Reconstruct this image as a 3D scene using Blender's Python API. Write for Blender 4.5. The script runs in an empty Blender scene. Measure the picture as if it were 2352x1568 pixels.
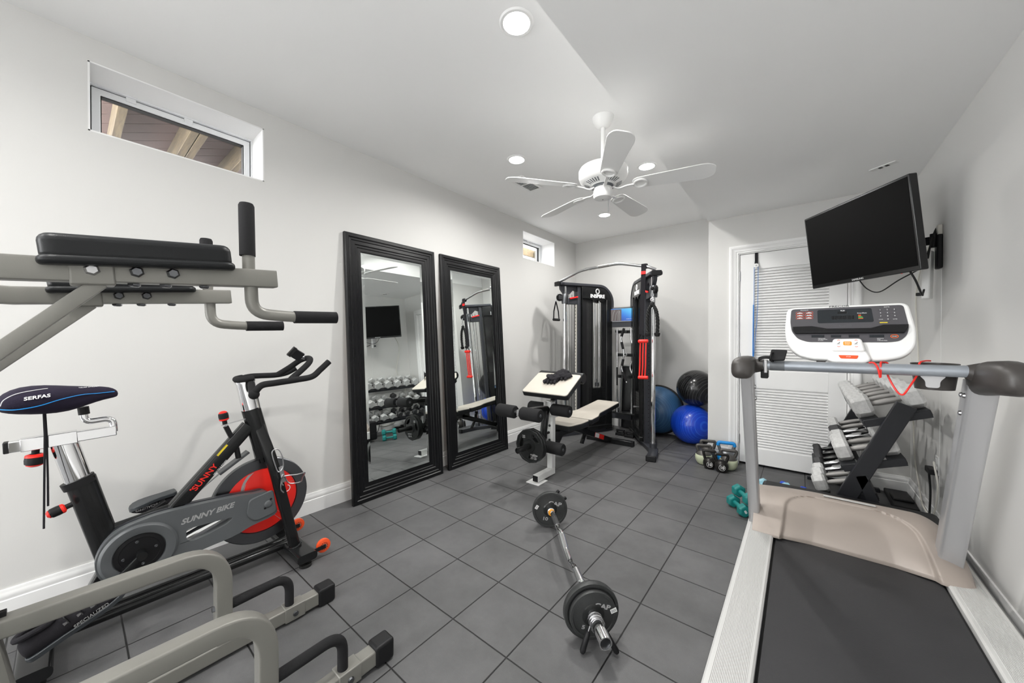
import bpy, bmesh, math, random
from mathutils import Vector, Matrix, noise
from mathutils.geometry import tessellate_polygon
R = math.radians
sc = bpy.context.scene
COL = sc.collection
random.seed(4)

# ---------------------------------------------------------------- camera, world, exposure
cam_d = bpy.data.cameras.new('camera')
cam_d.sensor_width = 36.0
cam_d.lens = 821.5 / 2352 * 36.0
cam_d.clip_start = 0.02
cam = bpy.data.objects.new('camera', cam_d)
cam.location = (0, 0, 1.2286)
cam.rotation_euler = (math.pi / 2 - 0.0065, 0, 0.6789)
COL.objects.link(cam)
sc.camera = cam
sc.view_settings.view_transform = 'Standard'
sc.view_settings.look = 'None'
sc.view_settings.gamma = 1.0
sc.view_settings.use_curve_mapping = False
sc.view_settings.exposure = 0.22
sc.cycles.use_denoising = True
sc.cycles.max_bounces = 10
sc.cycles.diffuse_bounces = 6
sc.cycles.glossy_bounces = 6
sc.cycles.sample_clamp_indirect = 6.0
sc.cycles.caustics_reflective = True
sc.cycles.blur_glossy = 0.3
world = bpy.data.worlds.new('daylight')
sc.world = world
world.use_nodes = True
world.node_tree.nodes['Background'].inputs[0].default_value = (0.98, 0.99, 1.0, 1)
world.node_tree.nodes['Background'].inputs[1].default_value = 13.0

LAMP_W = 15.0          # power of one recessed can
# room constants (metres; camera above the origin, depth along +Y)
XL, XR, YB, YD, YR = -2.695, 0.677, 4.892, 4.16, -5.6
H, HS, XS = 2.694, 2.445, -0.745

# ---------------------------------------------------------------- materials
MATS = {}
def mat(name, col, rough=0.5, metal=0.0, bump=0.0, bscale=200.0, var=0.0, vscale=8.0, spec=0.5, coat=0.0, emit=None, trans=0.0, bdist=0.002):
    m = bpy.data.materials.new(name)
    m.use_nodes = True
    nt = m.node_tree
    b = nt.nodes['Principled BSDF']
    b.inputs['Base Color'].default_value = (*col, 1)
    b.inputs['Roughness'].default_value = rough
    b.inputs['Metallic'].default_value = metal
    b.inputs['Specular IOR Level'].default_value = spec
    b.inputs['Coat Weight'].default_value = coat
    b.inputs['Transmission Weight'].default_value = trans
    if emit:
        b.inputs['Emission Color'].default_value = (*emit[0], 1)
        b.inputs['Emission Strength'].default_value = emit[1]
    if bump or var:
        tc = nt.nodes.new('ShaderNodeTexCoord')
    if bump:
        n = nt.nodes.new('ShaderNodeTexNoise'); n.inputs['Scale'].default_value = bscale; n.inputs['Detail'].default_value = 3
        bp = nt.nodes.new('ShaderNodeBump'); bp.inputs['Strength'].default_value = bump; bp.inputs['Distance'].default_value = bdist
        nt.links.new(tc.outputs['Object'], n.inputs['Vector'])
        nt.links.new(n.outputs['Fac'], bp.inputs['Height'])
        nt.links.new(bp.outputs['Normal'], b.inputs['Normal'])
    if var:
        n = nt.nodes.new('ShaderNodeTexNoise'); n.inputs['Scale'].default_value = vscale; n.inputs['Detail'].default_value = 5
        mx = nt.nodes.new('ShaderNodeMix'); mx.data_type = 'RGBA'
        mx.inputs[6].default_value = tuple(c * (1 - var) for c in col) + (1,)
        mx.inputs[7].default_value = tuple(min(1, c * (1 + var)) for c in col) + (1,)
        nt.links.new(tc.outputs['Object'], n.inputs['Vector'])
        nt.links.new(n.outputs['Fac'], mx.inputs[0])
        nt.links.new(mx.outputs[2], b.inputs['Base Color'])
    MATS[name] = m
    return m
M = MATS
mat('wall_paint', (0.655, 0.65, 0.635), 0.75, bump=0.05, bscale=350)
mat('ceiling_paint', (0.92, 0.92, 0.915), 0.85, bump=0.05, bscale=250)
mat('trim_white', (0.84, 0.84, 0.835), 0.35)
mat('vinyl_white', (0.82, 0.83, 0.84), 0.3)
mat('fan_white', (0.85, 0.85, 0.84), 0.3)
mat('black_plastic', (0.012, 0.012, 0.013), 0.45, spec=0.22)
mat('black_gloss', (0.008, 0.008, 0.009), 0.18)
mat('screen_black', (0.001, 0.001, 0.001), 0.45, spec=0.1)
mat('black_paint', (0.009, 0.0095, 0.01), 0.25, spec=0.35, coat=0.12)
mat('black_vinyl', (0.014, 0.015, 0.016), 0.36, spec=0.22, bump=0.15, bscale=600)
mat('black_foam', (0.016, 0.016, 0.017), 0.85, spec=0.22, bump=0.5, bscale=420)
mat('black_rubber', (0.018, 0.018, 0.018), 0.6, spec=0.22, bump=0.2, bscale=300)
mat('black_cloth', (0.018, 0.017, 0.02), 0.9, spec=0.22, bump=0.5, bscale=700)
mat('navy_cloth', (0.02, 0.016, 0.032), 0.85, spec=0.22, bump=0.4, bscale=800)
mat('dark_frame', (0.02, 0.021, 0.024), 0.4, spec=0.22)
mat('charcoal_metal', (0.045, 0.047, 0.055), 0.38, metal=0.3)
mat('mirror_frame', (0.004, 0.0042, 0.005), 0.3, spec=0.3, var=0.4, vscale=30)
mat('mirror_glass', (0.86, 0.9, 0.885), 0.0, metal=1.0)
mat('chrome', (0.78, 0.78, 0.79), 0.08, metal=1.0)
mat('steel', (0.55, 0.55, 0.56), 0.28, metal=1.0)
mat('dark_steel', (0.16, 0.165, 0.175), 0.32, metal=1.0)
mat('knurl_steel', (0.33, 0.32, 0.31), 0.5, metal=0.85, bump=0.6, bscale=500)
mat('tower_grey', (0.225, 0.22, 0.20), 0.42, metal=0.25, bump=0.05, bscale=500)
mat('shroud_grey', (0.1, 0.107, 0.112), 0.4)
mat('red', (0.75, 0.012, 0.01), 0.35)
mat('bright_red', (0.85, 0.02, 0.012), 0.4)
mat('orange', (0.9, 0.14, 0.015), 0.35)
mat('orange_red', (0.85, 0.09, 0.02), 0.4)
mat('amber', (0.72, 0.3, 0.02), 0.4)
mat('yellow', (0.8, 0.62, 0.03), 0.5)
mat('green', (0.12, 0.5, 0.12), 0.5)
mat('white_plastic', (0.8, 0.8, 0.79), 0.35)
mat('white_paint', (0.78, 0.78, 0.77), 0.35)
mat('cream_plastic', (0.68, 0.66, 0.6), 0.4)
mat('letter_white', (0.85, 0.85, 0.85), 0.5)
mat('letter_silver', (0.5, 0.5, 0.5), 0.4, metal=0.5)
mat('panel_grey', (0.075, 0.072, 0.08), 0.42)
mat('screen_dark', (0.018, 0.022, 0.026), 0.22)
mat('brown_plastic', (0.048, 0.043, 0.04), 0.42, bump=0.1, bscale=500)
mat('silver_paint', (0.5, 0.5, 0.51), 0.36, metal=0.55)
mat('bar_silver', (0.36, 0.39, 0.43), 0.36, metal=0.6, var=0.15, vscale=12)
mat('beige', (0.35, 0.302, 0.268), 0.42, metal=0.15, bump=0.04, bscale=500)
mat('rail_white', (0.56, 0.56, 0.55), 0.4, metal=0.1)
mat('belt', (0.022, 0.022, 0.024), 0.62, bump=0.5, bscale=260, var=0.25, vscale=4)
mat('pad_tan', (0.53, 0.49, 0.43), 0.5, bump=0.1, bscale=500, var=0.12, vscale=7)
mat('iron', (0.016, 0.017, 0.017), 0.36, spec=0.22, bump=0.35, bscale=260, coat=0.2)
mat('rim_iron', (0.05, 0.052, 0.052), 0.42, metal=0.4, bump=0.5, bscale=300)
mat('hex_grey', (0.5, 0.5, 0.495), 0.5, metal=0.1, bump=0.6, bscale=170, var=0.35, vscale=60)
mat('hex_black', (0.035, 0.035, 0.037), 0.5)
mat('teal', (0.008, 0.2, 0.19), 0.45, bump=0.15, bscale=300)
mat('light_blue', (0.36, 0.62, 0.72), 0.5)
mat('blue_vinyl', (0.01, 0.06, 0.5), 0.45)
mat('kettle_black', (0.026, 0.024, 0.023), 0.32, metal=0.5, bump=0.1, bscale=300)
mat('kettle_grey', (0.1, 0.095, 0.09), 0.4, metal=0.4, bump=0.2, bscale=300)
mat('kettle_steel', (0.22, 0.23, 0.24), 0.35, metal=0.5)
mat('sage', (0.5, 0.54, 0.38), 0.45)
mat('sky_blue', (0.01, 0.26, 0.68), 0.4)
mat('deck_board', (0.075, 0.043, 0.036), 0.8, bump=0.8, bscale=60, var=0.3, vscale=14)
mat('joist_wood', (0.1, 0.072, 0.033), 0.8)
mat('gravel', (0.12, 0.115, 0.11), 0.95, var=0.4, vscale=40)
mat('print_grey', (0.12, 0.1, 0.1), 0.5)
mat('unit_beige', (0.09, 0.085, 0.065), 0.6)
mat('shoe_sole', (0.035, 0.04, 0.045), 0.4)
mat('shoe_grey', (0.12, 0.13, 0.14), 0.5)
mat('cord_blue', (0.02, 0.18, 0.55), 0.5)
mat('wood_raw', (0.4, 0.25, 0.14), 0.7)
mat('lens', (1, 1, 1), 0.4, emit=((1.0, 0.98, 0.95), 14.0))

def nodes_of(m): return m.node_tree.nodes, m.node_tree.links, m.node_tree.nodes['Principled BSDF']

def ball_material(name, col, dark, axis, rough=0.3, n=70.0):
    """rubber ball with fine raised rings around one axis"""
    m = mat(name, col, rough, coat=0.2)
    N, L, b = nodes_of(m)
    tc = N.new('ShaderNodeTexCoord'); dot = N.new('ShaderNodeVectorMath'); dot.operation = 'DOT_PRODUCT'
    dot.inputs[1].default_value = axis
    mul = N.new('ShaderNodeMath'); mul.operation = 'MULTIPLY'; mul.inputs[1].default_value = n * 2 * math.pi
    sn = N.new('ShaderNodeMath'); sn.operation = 'SINE'
    pw = N.new('ShaderNodeMath'); pw.operation = 'GREATER_THAN'; pw.inputs[1].default_value = 0.8
    bp = N.new('ShaderNodeBump'); bp.inputs['Strength'].default_value = 0.5; bp.inputs['Distance'].default_value = 0.003
    L.new(tc.outputs['Object'], dot.inputs[0]); L.new(dot.outputs['Value'], mul.inputs[0]); L.new(mul.outputs[0], sn.inputs[0])
    L.new(sn.outputs[0], pw.inputs[0]); L.new(pw.outputs[0], bp.inputs['Height']); L.new(bp.outputs['Normal'], b.inputs['Normal'])
    mx = N.new('ShaderNodeMix'); mx.data_type = 'RGBA'; mx.inputs[6].default_value = (*col, 1); mx.inputs[7].default_value = (*dark, 1)
    L.new(pw.outputs[0], mx.inputs[0]); L.new(mx.outputs[2], b.inputs['Base Color'])
    return m
ball_material('ball_blue', (0.006, 0.05, 0.5), (0.02, 0.1, 0.6), (0.75, -0.65, 0.1), 0.28, 46)
ball_material('ball_black', (0.012, 0.012, 0.013), (0.04, 0.04, 0.042), (0.8, -0.5, -0.35), 0.2, 40)
ball_material('dome_blue', (0.028, 0.1, 0.22), (0.05, 0.14, 0.28), (0.0, 1.0, 0.0), 0.42, 60)

def floor_material():
    m = mat('rubber_tile', (0.05, 0.05, 0.052), 0.55, spec=0.5)
    N, L, b = nodes_of(m)
    tc = N.new('ShaderNodeTexCoord'); sep = N.new('ShaderNodeSeparateXYZ'); L.new(tc.outputs['Object'], sep.inputs[0])
    def math1(op, a, v=None, v2=None):
        n = N.new('ShaderNodeMath'); n.operation = op
        if isinstance(a, (int, float)): n.inputs[0].default_value = a
        else: L.new(a, n.inputs[0])
        if v is not None:
            if isinstance(v, (int, float)): n.inputs[1].default_value = v
            else: L.new(v, n.inputs[1])
        if v2 is not None: n.inputs[2].default_value = v2
        return n.outputs[0]
    def edge(sock, off):
        a = math1('DIVIDE', math1('SUBTRACT', sock, off), 0.3048)
        fr = math1('FRACT', math1('ADD', a, 100.0))
        d = math1('MINIMUM', fr, math1('SUBTRACT', 1.0, fr))          # 0 at the joint
        return d, math1('FLOOR', math1('ADD', a, 100.0))
    dx, ix = edge(sep.outputs['X'], -2.0985)
    dy, iy = edge(sep.outputs['Y'], 1.0545)
    d = math1('MINIMUM', dx, dy)
    joint = math1('LESS_THAN', d, 0.0095)
    # per tile tone
    cmb = N.new('ShaderNodeCombineXYZ'); L.new(ix, cmb.inputs[0]); L.new(iy, cmb.inputs[1])
    wn = N.new('ShaderNodeTexWhiteNoise'); L.new(cmb.outputs[0], wn.inputs['Vector'])
    n1 = N.new('ShaderNodeTexNoise'); n1.inputs['Scale'].default_value = 2.6; n1.inputs['Detail'].default_value = 6; n1.inputs['Roughness'].default_value = 0.65
    n2 = N.new('ShaderNodeTexNoise'); n2.inputs['Scale'].default_value = 420; n2.inputs['Detail'].default_value = 2
    for n in (n1, n2): L.new(tc.outputs['Object'], n.inputs['Vector'])
    tone = math1('ADD', math1('MULTIPLY', n1.outputs['Fac'], 0.14), math1('MULTIPLY', wn.outputs['Value'], 0.008))
    tone = math1('ADD', tone, math1('MULTIPLY', n2.outputs['Fac'], 0.036))
    tone = math1('ADD', tone, 0.008)
    sp = N.new('ShaderNodeTexVoronoi'); sp.inputs['Scale'].default_value = 90; L.new(tc.outputs['Object'], sp.inputs['Vector'])
    speck = math1('LESS_THAN', sp.outputs['Distance'], 0.055)
    tone = math1('ADD', tone, math1('MULTIPLY', speck, 0.10))
    tone = math1('MULTIPLY', tone, math1('SUBTRACT', 1.0, math1('MULTIPLY', joint, 0.93)))
    cc = N.new('ShaderNodeCombineColor')
    for i, k in enumerate((1.0, 1.0, 1.015)): L.new(math1('MULTIPLY', tone, k), cc.inputs[i])
    L.new(cc.outputs[0], b.inputs['Base Color'])
    bp = N.new('ShaderNodeBump'); bp.inputs['Strength'].default_value = 0.5; bp.inputs['Distance'].default_value = 0.003
    hgt = math1('ADD', math1('MULTIPLY', n2.outputs['Fac'], 0.5), math1('MINIMUM', math1('MULTIPLY', d, 60.0), 1.0))
    L.new(hgt, bp.inputs['Height']); L.new(bp.outputs['Normal'], b.inputs['Normal'])
    return m
floor_material()

def wood_grain(m, scale, stretch):
    N, L, b = nodes_of(m)
    tc = N.new('ShaderNodeTexCoord'); mp = N.new('ShaderNodeMapping'); mp.inputs['Scale'].default_value = stretch
    wv = N.new('ShaderNodeTexNoise'); wv.inputs['Scale'].default_value = scale; wv.inputs['Detail'].default_value = 6; wv.inputs['Distortion'].default_value = 1.2
    rp = N.new('ShaderNodeValToRGB')
    c = b.inputs['Base Color'].default_value
    rp.color_ramp.elements[0].position = 0.35; rp.color_ramp.elements[1].position = 0.65
    rp.color_ramp.elements[0].color = (c[0] * .55, c[1] * .5, c[2] * .4, 1); rp.color_ramp.elements[1].color = (min(1, c[0] * 1.25), min(1, c[1] * 1.25), min(1, c[2] * 1.3), 1)
    L.new(tc.outputs['Object'], mp.inputs[0]); L.new(mp.outputs[0], wv.inputs['Vector']); L.new(wv.outputs['Fac'], rp.inputs[0]); L.new(rp.outputs[0], b.inputs['Base Color'])
wood_grain(M['joist_wood'], 14, (0.25, 2.2, 2.2))
def poster_material():
    m = mat('poster_blue', (0.05, 0.3, 0.7), 0.4)
    N, L, b = nodes_of(m)
    tc = N.new('ShaderNodeTexCoord'); sp = N.new('ShaderNodeSeparateXYZ'); L.new(tc.outputs['Generated'], sp.inputs[0])
    rp = N.new('ShaderNodeValToRGB')
    rp.color_ramp.elements[0].color = (0.06, 0.02, 0.2, 1); rp.color_ramp.elements[1].color = (0.12, 0.55, 0.85, 1)
    e = rp.color_ramp.elements.new(0.5); e.color = (0.03, 0.16, 0.6, 1)
    ad = N.new('ShaderNodeMath'); ad.operation = 'MULTIPLY_ADD'; ad.inputs[1].default_value = 0.5
    L.new(sp.outputs['X'], ad.inputs[0]); 
    m2 = N.new('ShaderNodeMath'); m2.operation = 'MULTIPLY'; m2.inputs[1].default_value = 0.5; L.new(sp.outputs['Z'], m2.inputs[0]); L.new(m2.outputs[0], ad.inputs[2])
    L.new(ad.outputs[0], rp.inputs[0]); L.new(rp.outputs[0], b.inputs['Base Color'])
poster_material()

# ---------------------------------------------------------------- mesh helpers
def V(*a): return Vector(a)
class MB:
    def __init__(s): s.v = []; s.f = []
    def add(s, vs, fs):
        o = len(s.v); s.v += [Vector(p) for p in vs]; s.f += [tuple(i + o for i in f) for f in fs]; return s
    def box(s, x0, x1, y0, y1, z0, z1):
        vs = [(x, y, z) for x in (x0, x1) for y in (y0, y1) for z in (z0, z1)]
        return s.add(vs, [(0, 1, 3, 2), (4, 6, 7, 5), (0, 4, 5, 1), (2, 3, 7, 6), (0, 2, 6, 4), (1, 5, 7, 3)])
    def obox(s, c, ax, ay, az, sx, sy, sz):
        c = Vector(c); ax = Vector(ax).normalized() * sx / 2; ay = Vector(ay).normalized() * sy / 2; az = Vector(az).normalized() * sz / 2
        vs = [c + ax * i + ay * j + az * k for i in (-1, 1) for j in (-1, 1) for k in (-1, 1)]
        return s.add(vs, [(0, 1, 3, 2), (4, 6, 7, 5), (0, 4, 5, 1), (2, 3, 7, 6), (0, 2, 6, 4), (1, 5, 7, 3)])
    def beam(s, p0, p1, w, h, up=(0, 0, 1)):
        p0 = Vector(p0); p1 = Vector(p1); d = (p1 - p0); sd = d.cross(Vector(up)); u = sd.cross(d)
        return s.obox((p0 + p1) / 2, d, sd, u, d.length, w, h)
    def sweep(s, pts, prof, up=(0, 0, 1), closed=False, cap=True):
        """sweep a closed 2D profile [(side, up)] along points"""
        pts = [Vector(p) for p in pts]; n = len(pts); m = len(prof); rings = []
        up = Vector(up)
        for i in range(n):
            a = pts[(i - 1) % n] if (closed or i > 0) else pts[i]; b = pts[(i + 1) % n] if (closed or i < n - 1) else pts[i]
            t = (b - a).normalized(); sd = t.cross(up)
            if sd.length < 1e-4: sd = t.cross(Vector((0, 1, 0)))
            sd.normalize(); u = sd.cross(t).normalized()
            k = 1.0
            if 0 < i < n - 1 or closed:
                c = (pts[i] - pts[(i - 1) % n]).normalized().dot(t); k = 1 / max(0.5, c)
            rings.append([pts[i] + sd * p[0] * k + u * p[1] for p in prof])
        vs = [p for r in rings for p in r]; fs = []
        for i in range(n if closed else n - 1):
            for j in range(m):
                fs.append((i * m + j, i * m + (j + 1) % m, ((i + 1) % n) * m + (j + 1) % m, ((i + 1) % n) * m + j))
        if cap and not closed: fs += [tuple(range(m - 1, -1, -1)), tuple((n - 1) * m + j for j in range(m))]
        return s.add(vs, fs)
    def tube(s, pts, r, n=12, cap=True, closed=False):
        pts = [Vector(p) for p in pts]; N = len(pts)
        rr = r if isinstance(r, (list, tuple)) else [r] * N
        tang = []
        for i in range(N):
            a = pts[(i - 1) % N] if (closed or i > 0) else pts[i]; b = pts[(i + 1) % N] if (closed or i < N - 1) else pts[i]
            d = b - a; tang.append(d.normalized() if d.length > 1e-9 else Vector((0, 0, 1)))
        u = tang[0].orthogonal().normalized(); vs = []; fs = []
        for i in range(N):
            u = (u - tang[i] * u.dot(tang[i]))
            u = u.normalized() if u.length > 1e-6 else tang[i].orthogonal().normalized()
            w = tang[i].cross(u)
            for j in range(n):
                a = 2 * math.pi * j / n; vs.append(pts[i] + (u * math.cos(a) + w * math.sin(a)) * rr[i])
        for i in range(N if closed else N - 1):
            for j in range(n): fs.append((i * n + j, i * n + (j + 1) % n, ((i + 1) % N) * n + (j + 1) % n, ((i + 1) % N) * n + j))
        if cap and not closed: fs += [tuple(range(n - 1, -1, -1)), tuple((N - 1) * n + j for j in range(n))]
        return s.add(vs, fs)
    def rod(s, p0, p1, r, n=16): return s.tube([p0, p1], r, n)
    def lathe(s, prof, o, ax=(0, 0, 1), n=32):
        """prof = [(radius, height)] along axis"""
        o = Vector(o); ax = Vector(ax).normalized(); u = ax.orthogonal().normalized(); w = ax.cross(u); vs = []; fs = []
        for r, h in prof:
            for j in range(n):
                a = 2 * math.pi * j / n; vs.append(o + ax * h + (u * math.cos(a) + w * math.sin(a)) * max(r, 1e-5))
        for i in range(len(prof) - 1):
            for j in range(n): fs.append((i * n + j, i * n + (j + 1) % n, (i + 1) * n + (j + 1) % n, (i + 1) * n + j))
        if prof[0][0] > 1e-4: fs.append(tuple(range(n - 1, -1, -1)))
        if prof[-1][0] > 1e-4: fs.append(tuple((len(prof) - 1) * n + j for j in range(n)))
        return s.add(vs, fs)
    def prism(s, poly, o, u, v, d, holes=()):
        """extrude a 2D polygon (may be concave, may have holes) by d along u x v"""
        o = Vector(o); u = Vector(u).normalized(); v = Vector(v).normalized(); nn = u.cross(v) * d
        loops = [list(poly)] + [list(h) for h in holes]
        flat = [p for l in loops for p in l]; n = len(flat)
        vs = [o + u * p[0] + v * p[1] for p in flat]; vs += [p + nn for p in vs]
        if not holes: fs = [tuple(range(n - 1, -1, -1)), tuple(range(n, 2 * n))]
        else:
            tris = tessellate_polygon([[Vector((p[0], p[1], 0)) for p in l] for l in loops])
            fs = [(c, b, a) for a, b, c in tris] + [(a + n, b + n, c + n) for a, b, c in tris]
        k = 0
        for l in loops:
            m = len(l)
            for j in range(m): fs.append((k + j, k + (j + 1) % m, n + k + (j + 1) % m, n + k + j))
            k += m
        return s.add(vs, fs)
    def ball(s, c, r, n=24, m=16, rot=None):
        c = Vector(c); r = (r, r, r) if isinstance(r, (int, float)) else r
        vs = []; fs = []
        for i in range(1, m):
            t = math.pi * i / m
            for j in range(n):
                a = 2 * math.pi * j / n; p = Vector((r[0] * math.sin(t) * math.cos(a), r[1] * math.sin(t) * math.sin(a), r[2] * math.cos(t)))
                vs.append(c + (rot @ p if rot else p))
        for e in (1, -1):
            p = Vector((0, 0, r[2] * e)); vs.append(c + (rot @ p if rot else p))
        k = len(vs)
        for i in range(m - 2):
            for j in range(n): fs.append((i * n + j, (i + 1) * n + j, (i + 1) * n + (j + 1) % n, i * n + (j + 1) % n))
        for j in range(n): fs.append((k - 2, j, (j + 1) % n)); fs.append((k - 1, (m - 2) * n + (j + 1) % n, (m - 2) * n + j))
        return s.add(vs, fs)
    def loft(s, rings, cap=True, closed=True):
        m = len(rings[0]); vs = [p for r in rings for p in r]; fs = []
        for i in range(len(rings) - 1):
            for j in range(m if closed else m - 1): fs.append((i * m + j, i * m + (j + 1) % m, (i + 1) * m + (j + 1) % m, (i + 1) * m + j))
        if cap: fs += [tuple(range(m - 1, -1, -1)), tuple((len(rings) - 1) * m + j for j in range(m))]
        return s.add(vs, fs)
    def torus(s, c, ax, Rr, r, n=32, m=10):
        c = Vector(c); ax = Vector(ax).normalized(); u = ax.orthogonal().normalized(); w = ax.cross(u)
        return s.tube([c + (u * math.cos(2 * math.pi * i / n) + w * math.sin(2 * math.pi * i / n)) * Rr for i in range(n)], r, m, closed=True)

def fil(pts, r, n=6):
    """round the corners of a 3D polyline"""
    pts = [Vector(p) for p in pts]; out = [pts[0]]
    for i in range(1, len(pts) - 1):
        a, b, c = pts[i - 1], pts[i], pts[i + 1]
        rr = min(r, (a - b).length * .48, (c - b).length * .48)
        p = b + (a - b).normalized() * rr; q = b + (c - b).normalized() * rr
        for k in range(n + 1):
            t = k / n; out.append(p * (1 - t) ** 2 + b * 2 * t * (1 - t) + q * t * t)
    out.append(pts[-1]); return out
def rpoly(pts, r, n=4):
    """round the corners of a closed 2D polygon"""
    out = []; N = len(pts)
    for i in range(N):
        a, b, c = Vector((*pts[i - 1], 0)), Vector((*pts[i], 0)), Vector((*pts[(i + 1) % N], 0))
        rr = min(r, (a - b).length * .48, (c - b).length * .48)
        p = b + (a - b).normalized() * rr; q = b + (c - b).normalized() * rr
        for k in range(n + 1):
            t = k / n; w = p * (1 - t) ** 2 + b * 2 * t * (1 - t) + q * t * t; out.append((w.x, w.y))
    return out
def spline(pts, n=6, closed=False):
    pts = [Vector(p) for p in pts]; N = len(pts); out = []
    for i in range(N if closed else N - 1):
        p0 = pts[(i - 1) % N] if (closed or i > 0) else pts[i]; p1 = pts[i]; p2 = pts[(i + 1) % N]
        p3 = pts[(i + 2) % N] if (closed or i + 2 < N) else p2
        for k in range(n):
            t = k / n
            out.append(.5 * ((2 * p1) + (-p0 + p2) * t + (2 * p0 - 5 * p1 + 4 * p2 - p3) * t * t + (-p0 + 3 * p1 - 3 * p2 + p3) * t ** 3))
    if not closed: out.append(pts[-1])
    return out
def rect(w, h): return [(-w / 2, -h / 2), (w / 2, -h / 2), (w / 2, h / 2), (-w / 2, h / 2)]
def circ(r, n=24, cx=0, cy=0): return [(cx + r * math.cos(2 * math.pi * i / n), cy + r * math.sin(2 * math.pi * i / n)) for i in range(n)]
def oval(a, b, n=20): return [(a * math.cos(2 * math.pi * i / n), b * math.sin(2 * math.pi * i / n)) for i in range(n)]

# ---------------------------------------------------------------- object helpers
ORG = {}
def tag(o, label=None, cat=None, group=None, kind=None):
    if label: o['label'] = label
    if cat: o['category'] = cat
    if group: o['group'] = group
    if kind: o['kind'] = kind
    return o
def thing(name, label, cat, loc=(0, 0, 0), group=None, rot=0.0):
    o = bpy.data.objects.new(name, None); COL.objects.link(o)
    o.empty_display_size = 0.05
    o.location = loc; o.rotation_euler = (0, 0, rot)
    ORG[o] = Vector(loc)
    return tag(o, label, cat, group)
def mesh(name, mb, m, parent=None, bevel=0.0, seg=2, ang=35, sub=0, local=False, label=None, kind=None):
    """ONE mesh object; coordinates are world coordinates unless local"""
    me = bpy.data.meshes.new(name)
    off = Vector((0, 0, 0))
    if parent is not None and not local: off = ORG[parent]
    me.from_pydata([v - off for v in mb.v], [], mb.f); me.update()
    bm = bmesh.new(); bm.from_mesh(me); bmesh.ops.remove_doubles(bm, verts=bm.verts, dist=1e-6); bmesh.ops.recalc_face_normals(bm, faces=bm.faces); bm.to_mesh(me); bm.free()
    me.shade_smooth(); me.set_sharp_from_angle(angle=R(ang))
    me.materials.append(M[m] if isinstance(m, str) else m)
    o = bpy.data.objects.new(name, me); COL.objects.link(o)
    if parent is not None: o.parent = parent; ORG[o] = off
    else: ORG[o] = Vector((0, 0, 0))
    if bevel:
        b = o.modifiers.new('bevel', 'BEVEL'); b.width = bevel; b.segments = seg; b.limit_method = 'ANGLE'; b.angle_limit = R(40)
    if sub:
        d = o.modifiers.new('subdivision', 'SUBSURF'); d.levels = sub; d.render_levels = sub
    return tag(o, label, kind=kind)
def single(name, mb, m, label, cat, group=None, **k):
    """a thing that is one mesh: origin at the middle of its base"""
    xs = [p.x for p in mb.v]; ys = [p.y for p in mb.v]; zs = [p.z for p in mb.v]
    c = Vector(((min(xs) + max(xs)) / 2, (min(ys) + max(ys)) / 2, min(zs)))
    mb.v = [p - c for p in mb.v]
    o = mesh(name, mb, m, **k); o.location = c; ORG[o] = c
    return tag(o, label, cat, group)
def struct(name, mb, m, parent=None, **k):
    o = mesh(name, mb, m, parent, **k)
    if parent is None: o['kind'] = 'structure'
    return o
def text(s, size, o, u, v, m, parent, name='lettering', ext=0.0006, xs=1.0, shear=0.0, align='CENTER', local=False, bold=0.0):
    """raised lettering lying in the plane o + u x + v y"""
    cu = bpy.data.curves.new('lettering_curve', 'FONT'); cu.body = s; cu.size = size; cu.align_x = align; cu.align_y = 'CENTER'
    cu.extrude = ext; cu.shear = shear; cu.offset = bold; cu.resolution_u = 3
    to = bpy.data.objects.new('lettering_tmp', cu); COL.objects.link(to)
    dg = bpy.context.evaluated_depsgraph_get(); dg.update()
    me0 = bpy.data.meshes.new_from_object(to.evaluated_get(dg))
    o = Vector(o); u = Vector(u).normalized(); v = Vector(v).normalized(); n = u.cross(v)
    mb = MB(); mb.add([o + u * p.co.x * xs + v * p.co.y + n * p.co.z for p in me0.vertices], [tuple(f.vertices) for f in me0.polygons])
    bpy.data.objects.remove(to); bpy.data.curves.remove(cu); bpy.data.meshes.remove(me0)
    return mesh(name, mb, m, parent, local=local)
def kids(o): return [c for c in bpy.data.objects if c.parent is o]
def copy_tree(o, parent=None, **k):
    c = o.copy(); COL.objects.link(c)
    if parent is not None: c.parent = parent
    ORG[c] = ORG.get(o, Vector((0, 0, 0)))
    for ch in kids(o): copy_tree(ch, c)
    return c
def dup(o, loc, label=None, rot=None, group=None):
    c = copy_tree(o); c.location = loc
    if label: c['label'] = label
    if group: c['group'] = group
    if rot is not None: c.rotation_euler = rot
    return c
# ================================================================ ROOM
WZ0, WZ1 = 2.243, 2.581
W1, W2 = (0.065, 0.795), (3.555, 4.29)
b = MB()
TX = XL - 0.32
PY0, PY1 = -5.3, -2.0                               # unseen opening added in the left wall behind the viewer for fill light
b.box(TX, XL, PY1, YB + .12, -0.05, WZ0); b.box(TX, XL, YR - .1, PY0, -.05, WZ0)
b.box(TX, XL, YR - .1, YB + .12, WZ1, H + .06)
for a, c in ((PY1, W1[0]), (YR - .1, PY0), (W1[1], W2[0]), (W2[1], YB + .12)): b.box(TX, XL, a, c, WZ0, WZ1)
struct('wall_left', b, 'wall_paint')
struct('wall_back', MB().box(XL - .1, XR + .12, YB, YB + .12, -.05, H + .06), 'wall_paint')
struct('wall_right', MB().box(XR, XR + .12, YR - .1, YB + .12, -.05, H + .06), 'wall_paint')
struct('wall_rear', MB().box(XL - .1, XR + .12, YR - .12, YR, -.05, H + .06), 'wall_paint')
def portal(loc, rot, w, h):
    l = bpy.data.lights.new('fill_opening_portal', 'AREA'); l.shape = 'RECTANGLE'; l.size = w; l.size_y = h; l.cycles.is_portal = True
    o = bpy.data.objects.new('fill_opening_portal', l); o.location = loc; o.rotation_euler = rot; COL.objects.link(o)
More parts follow.
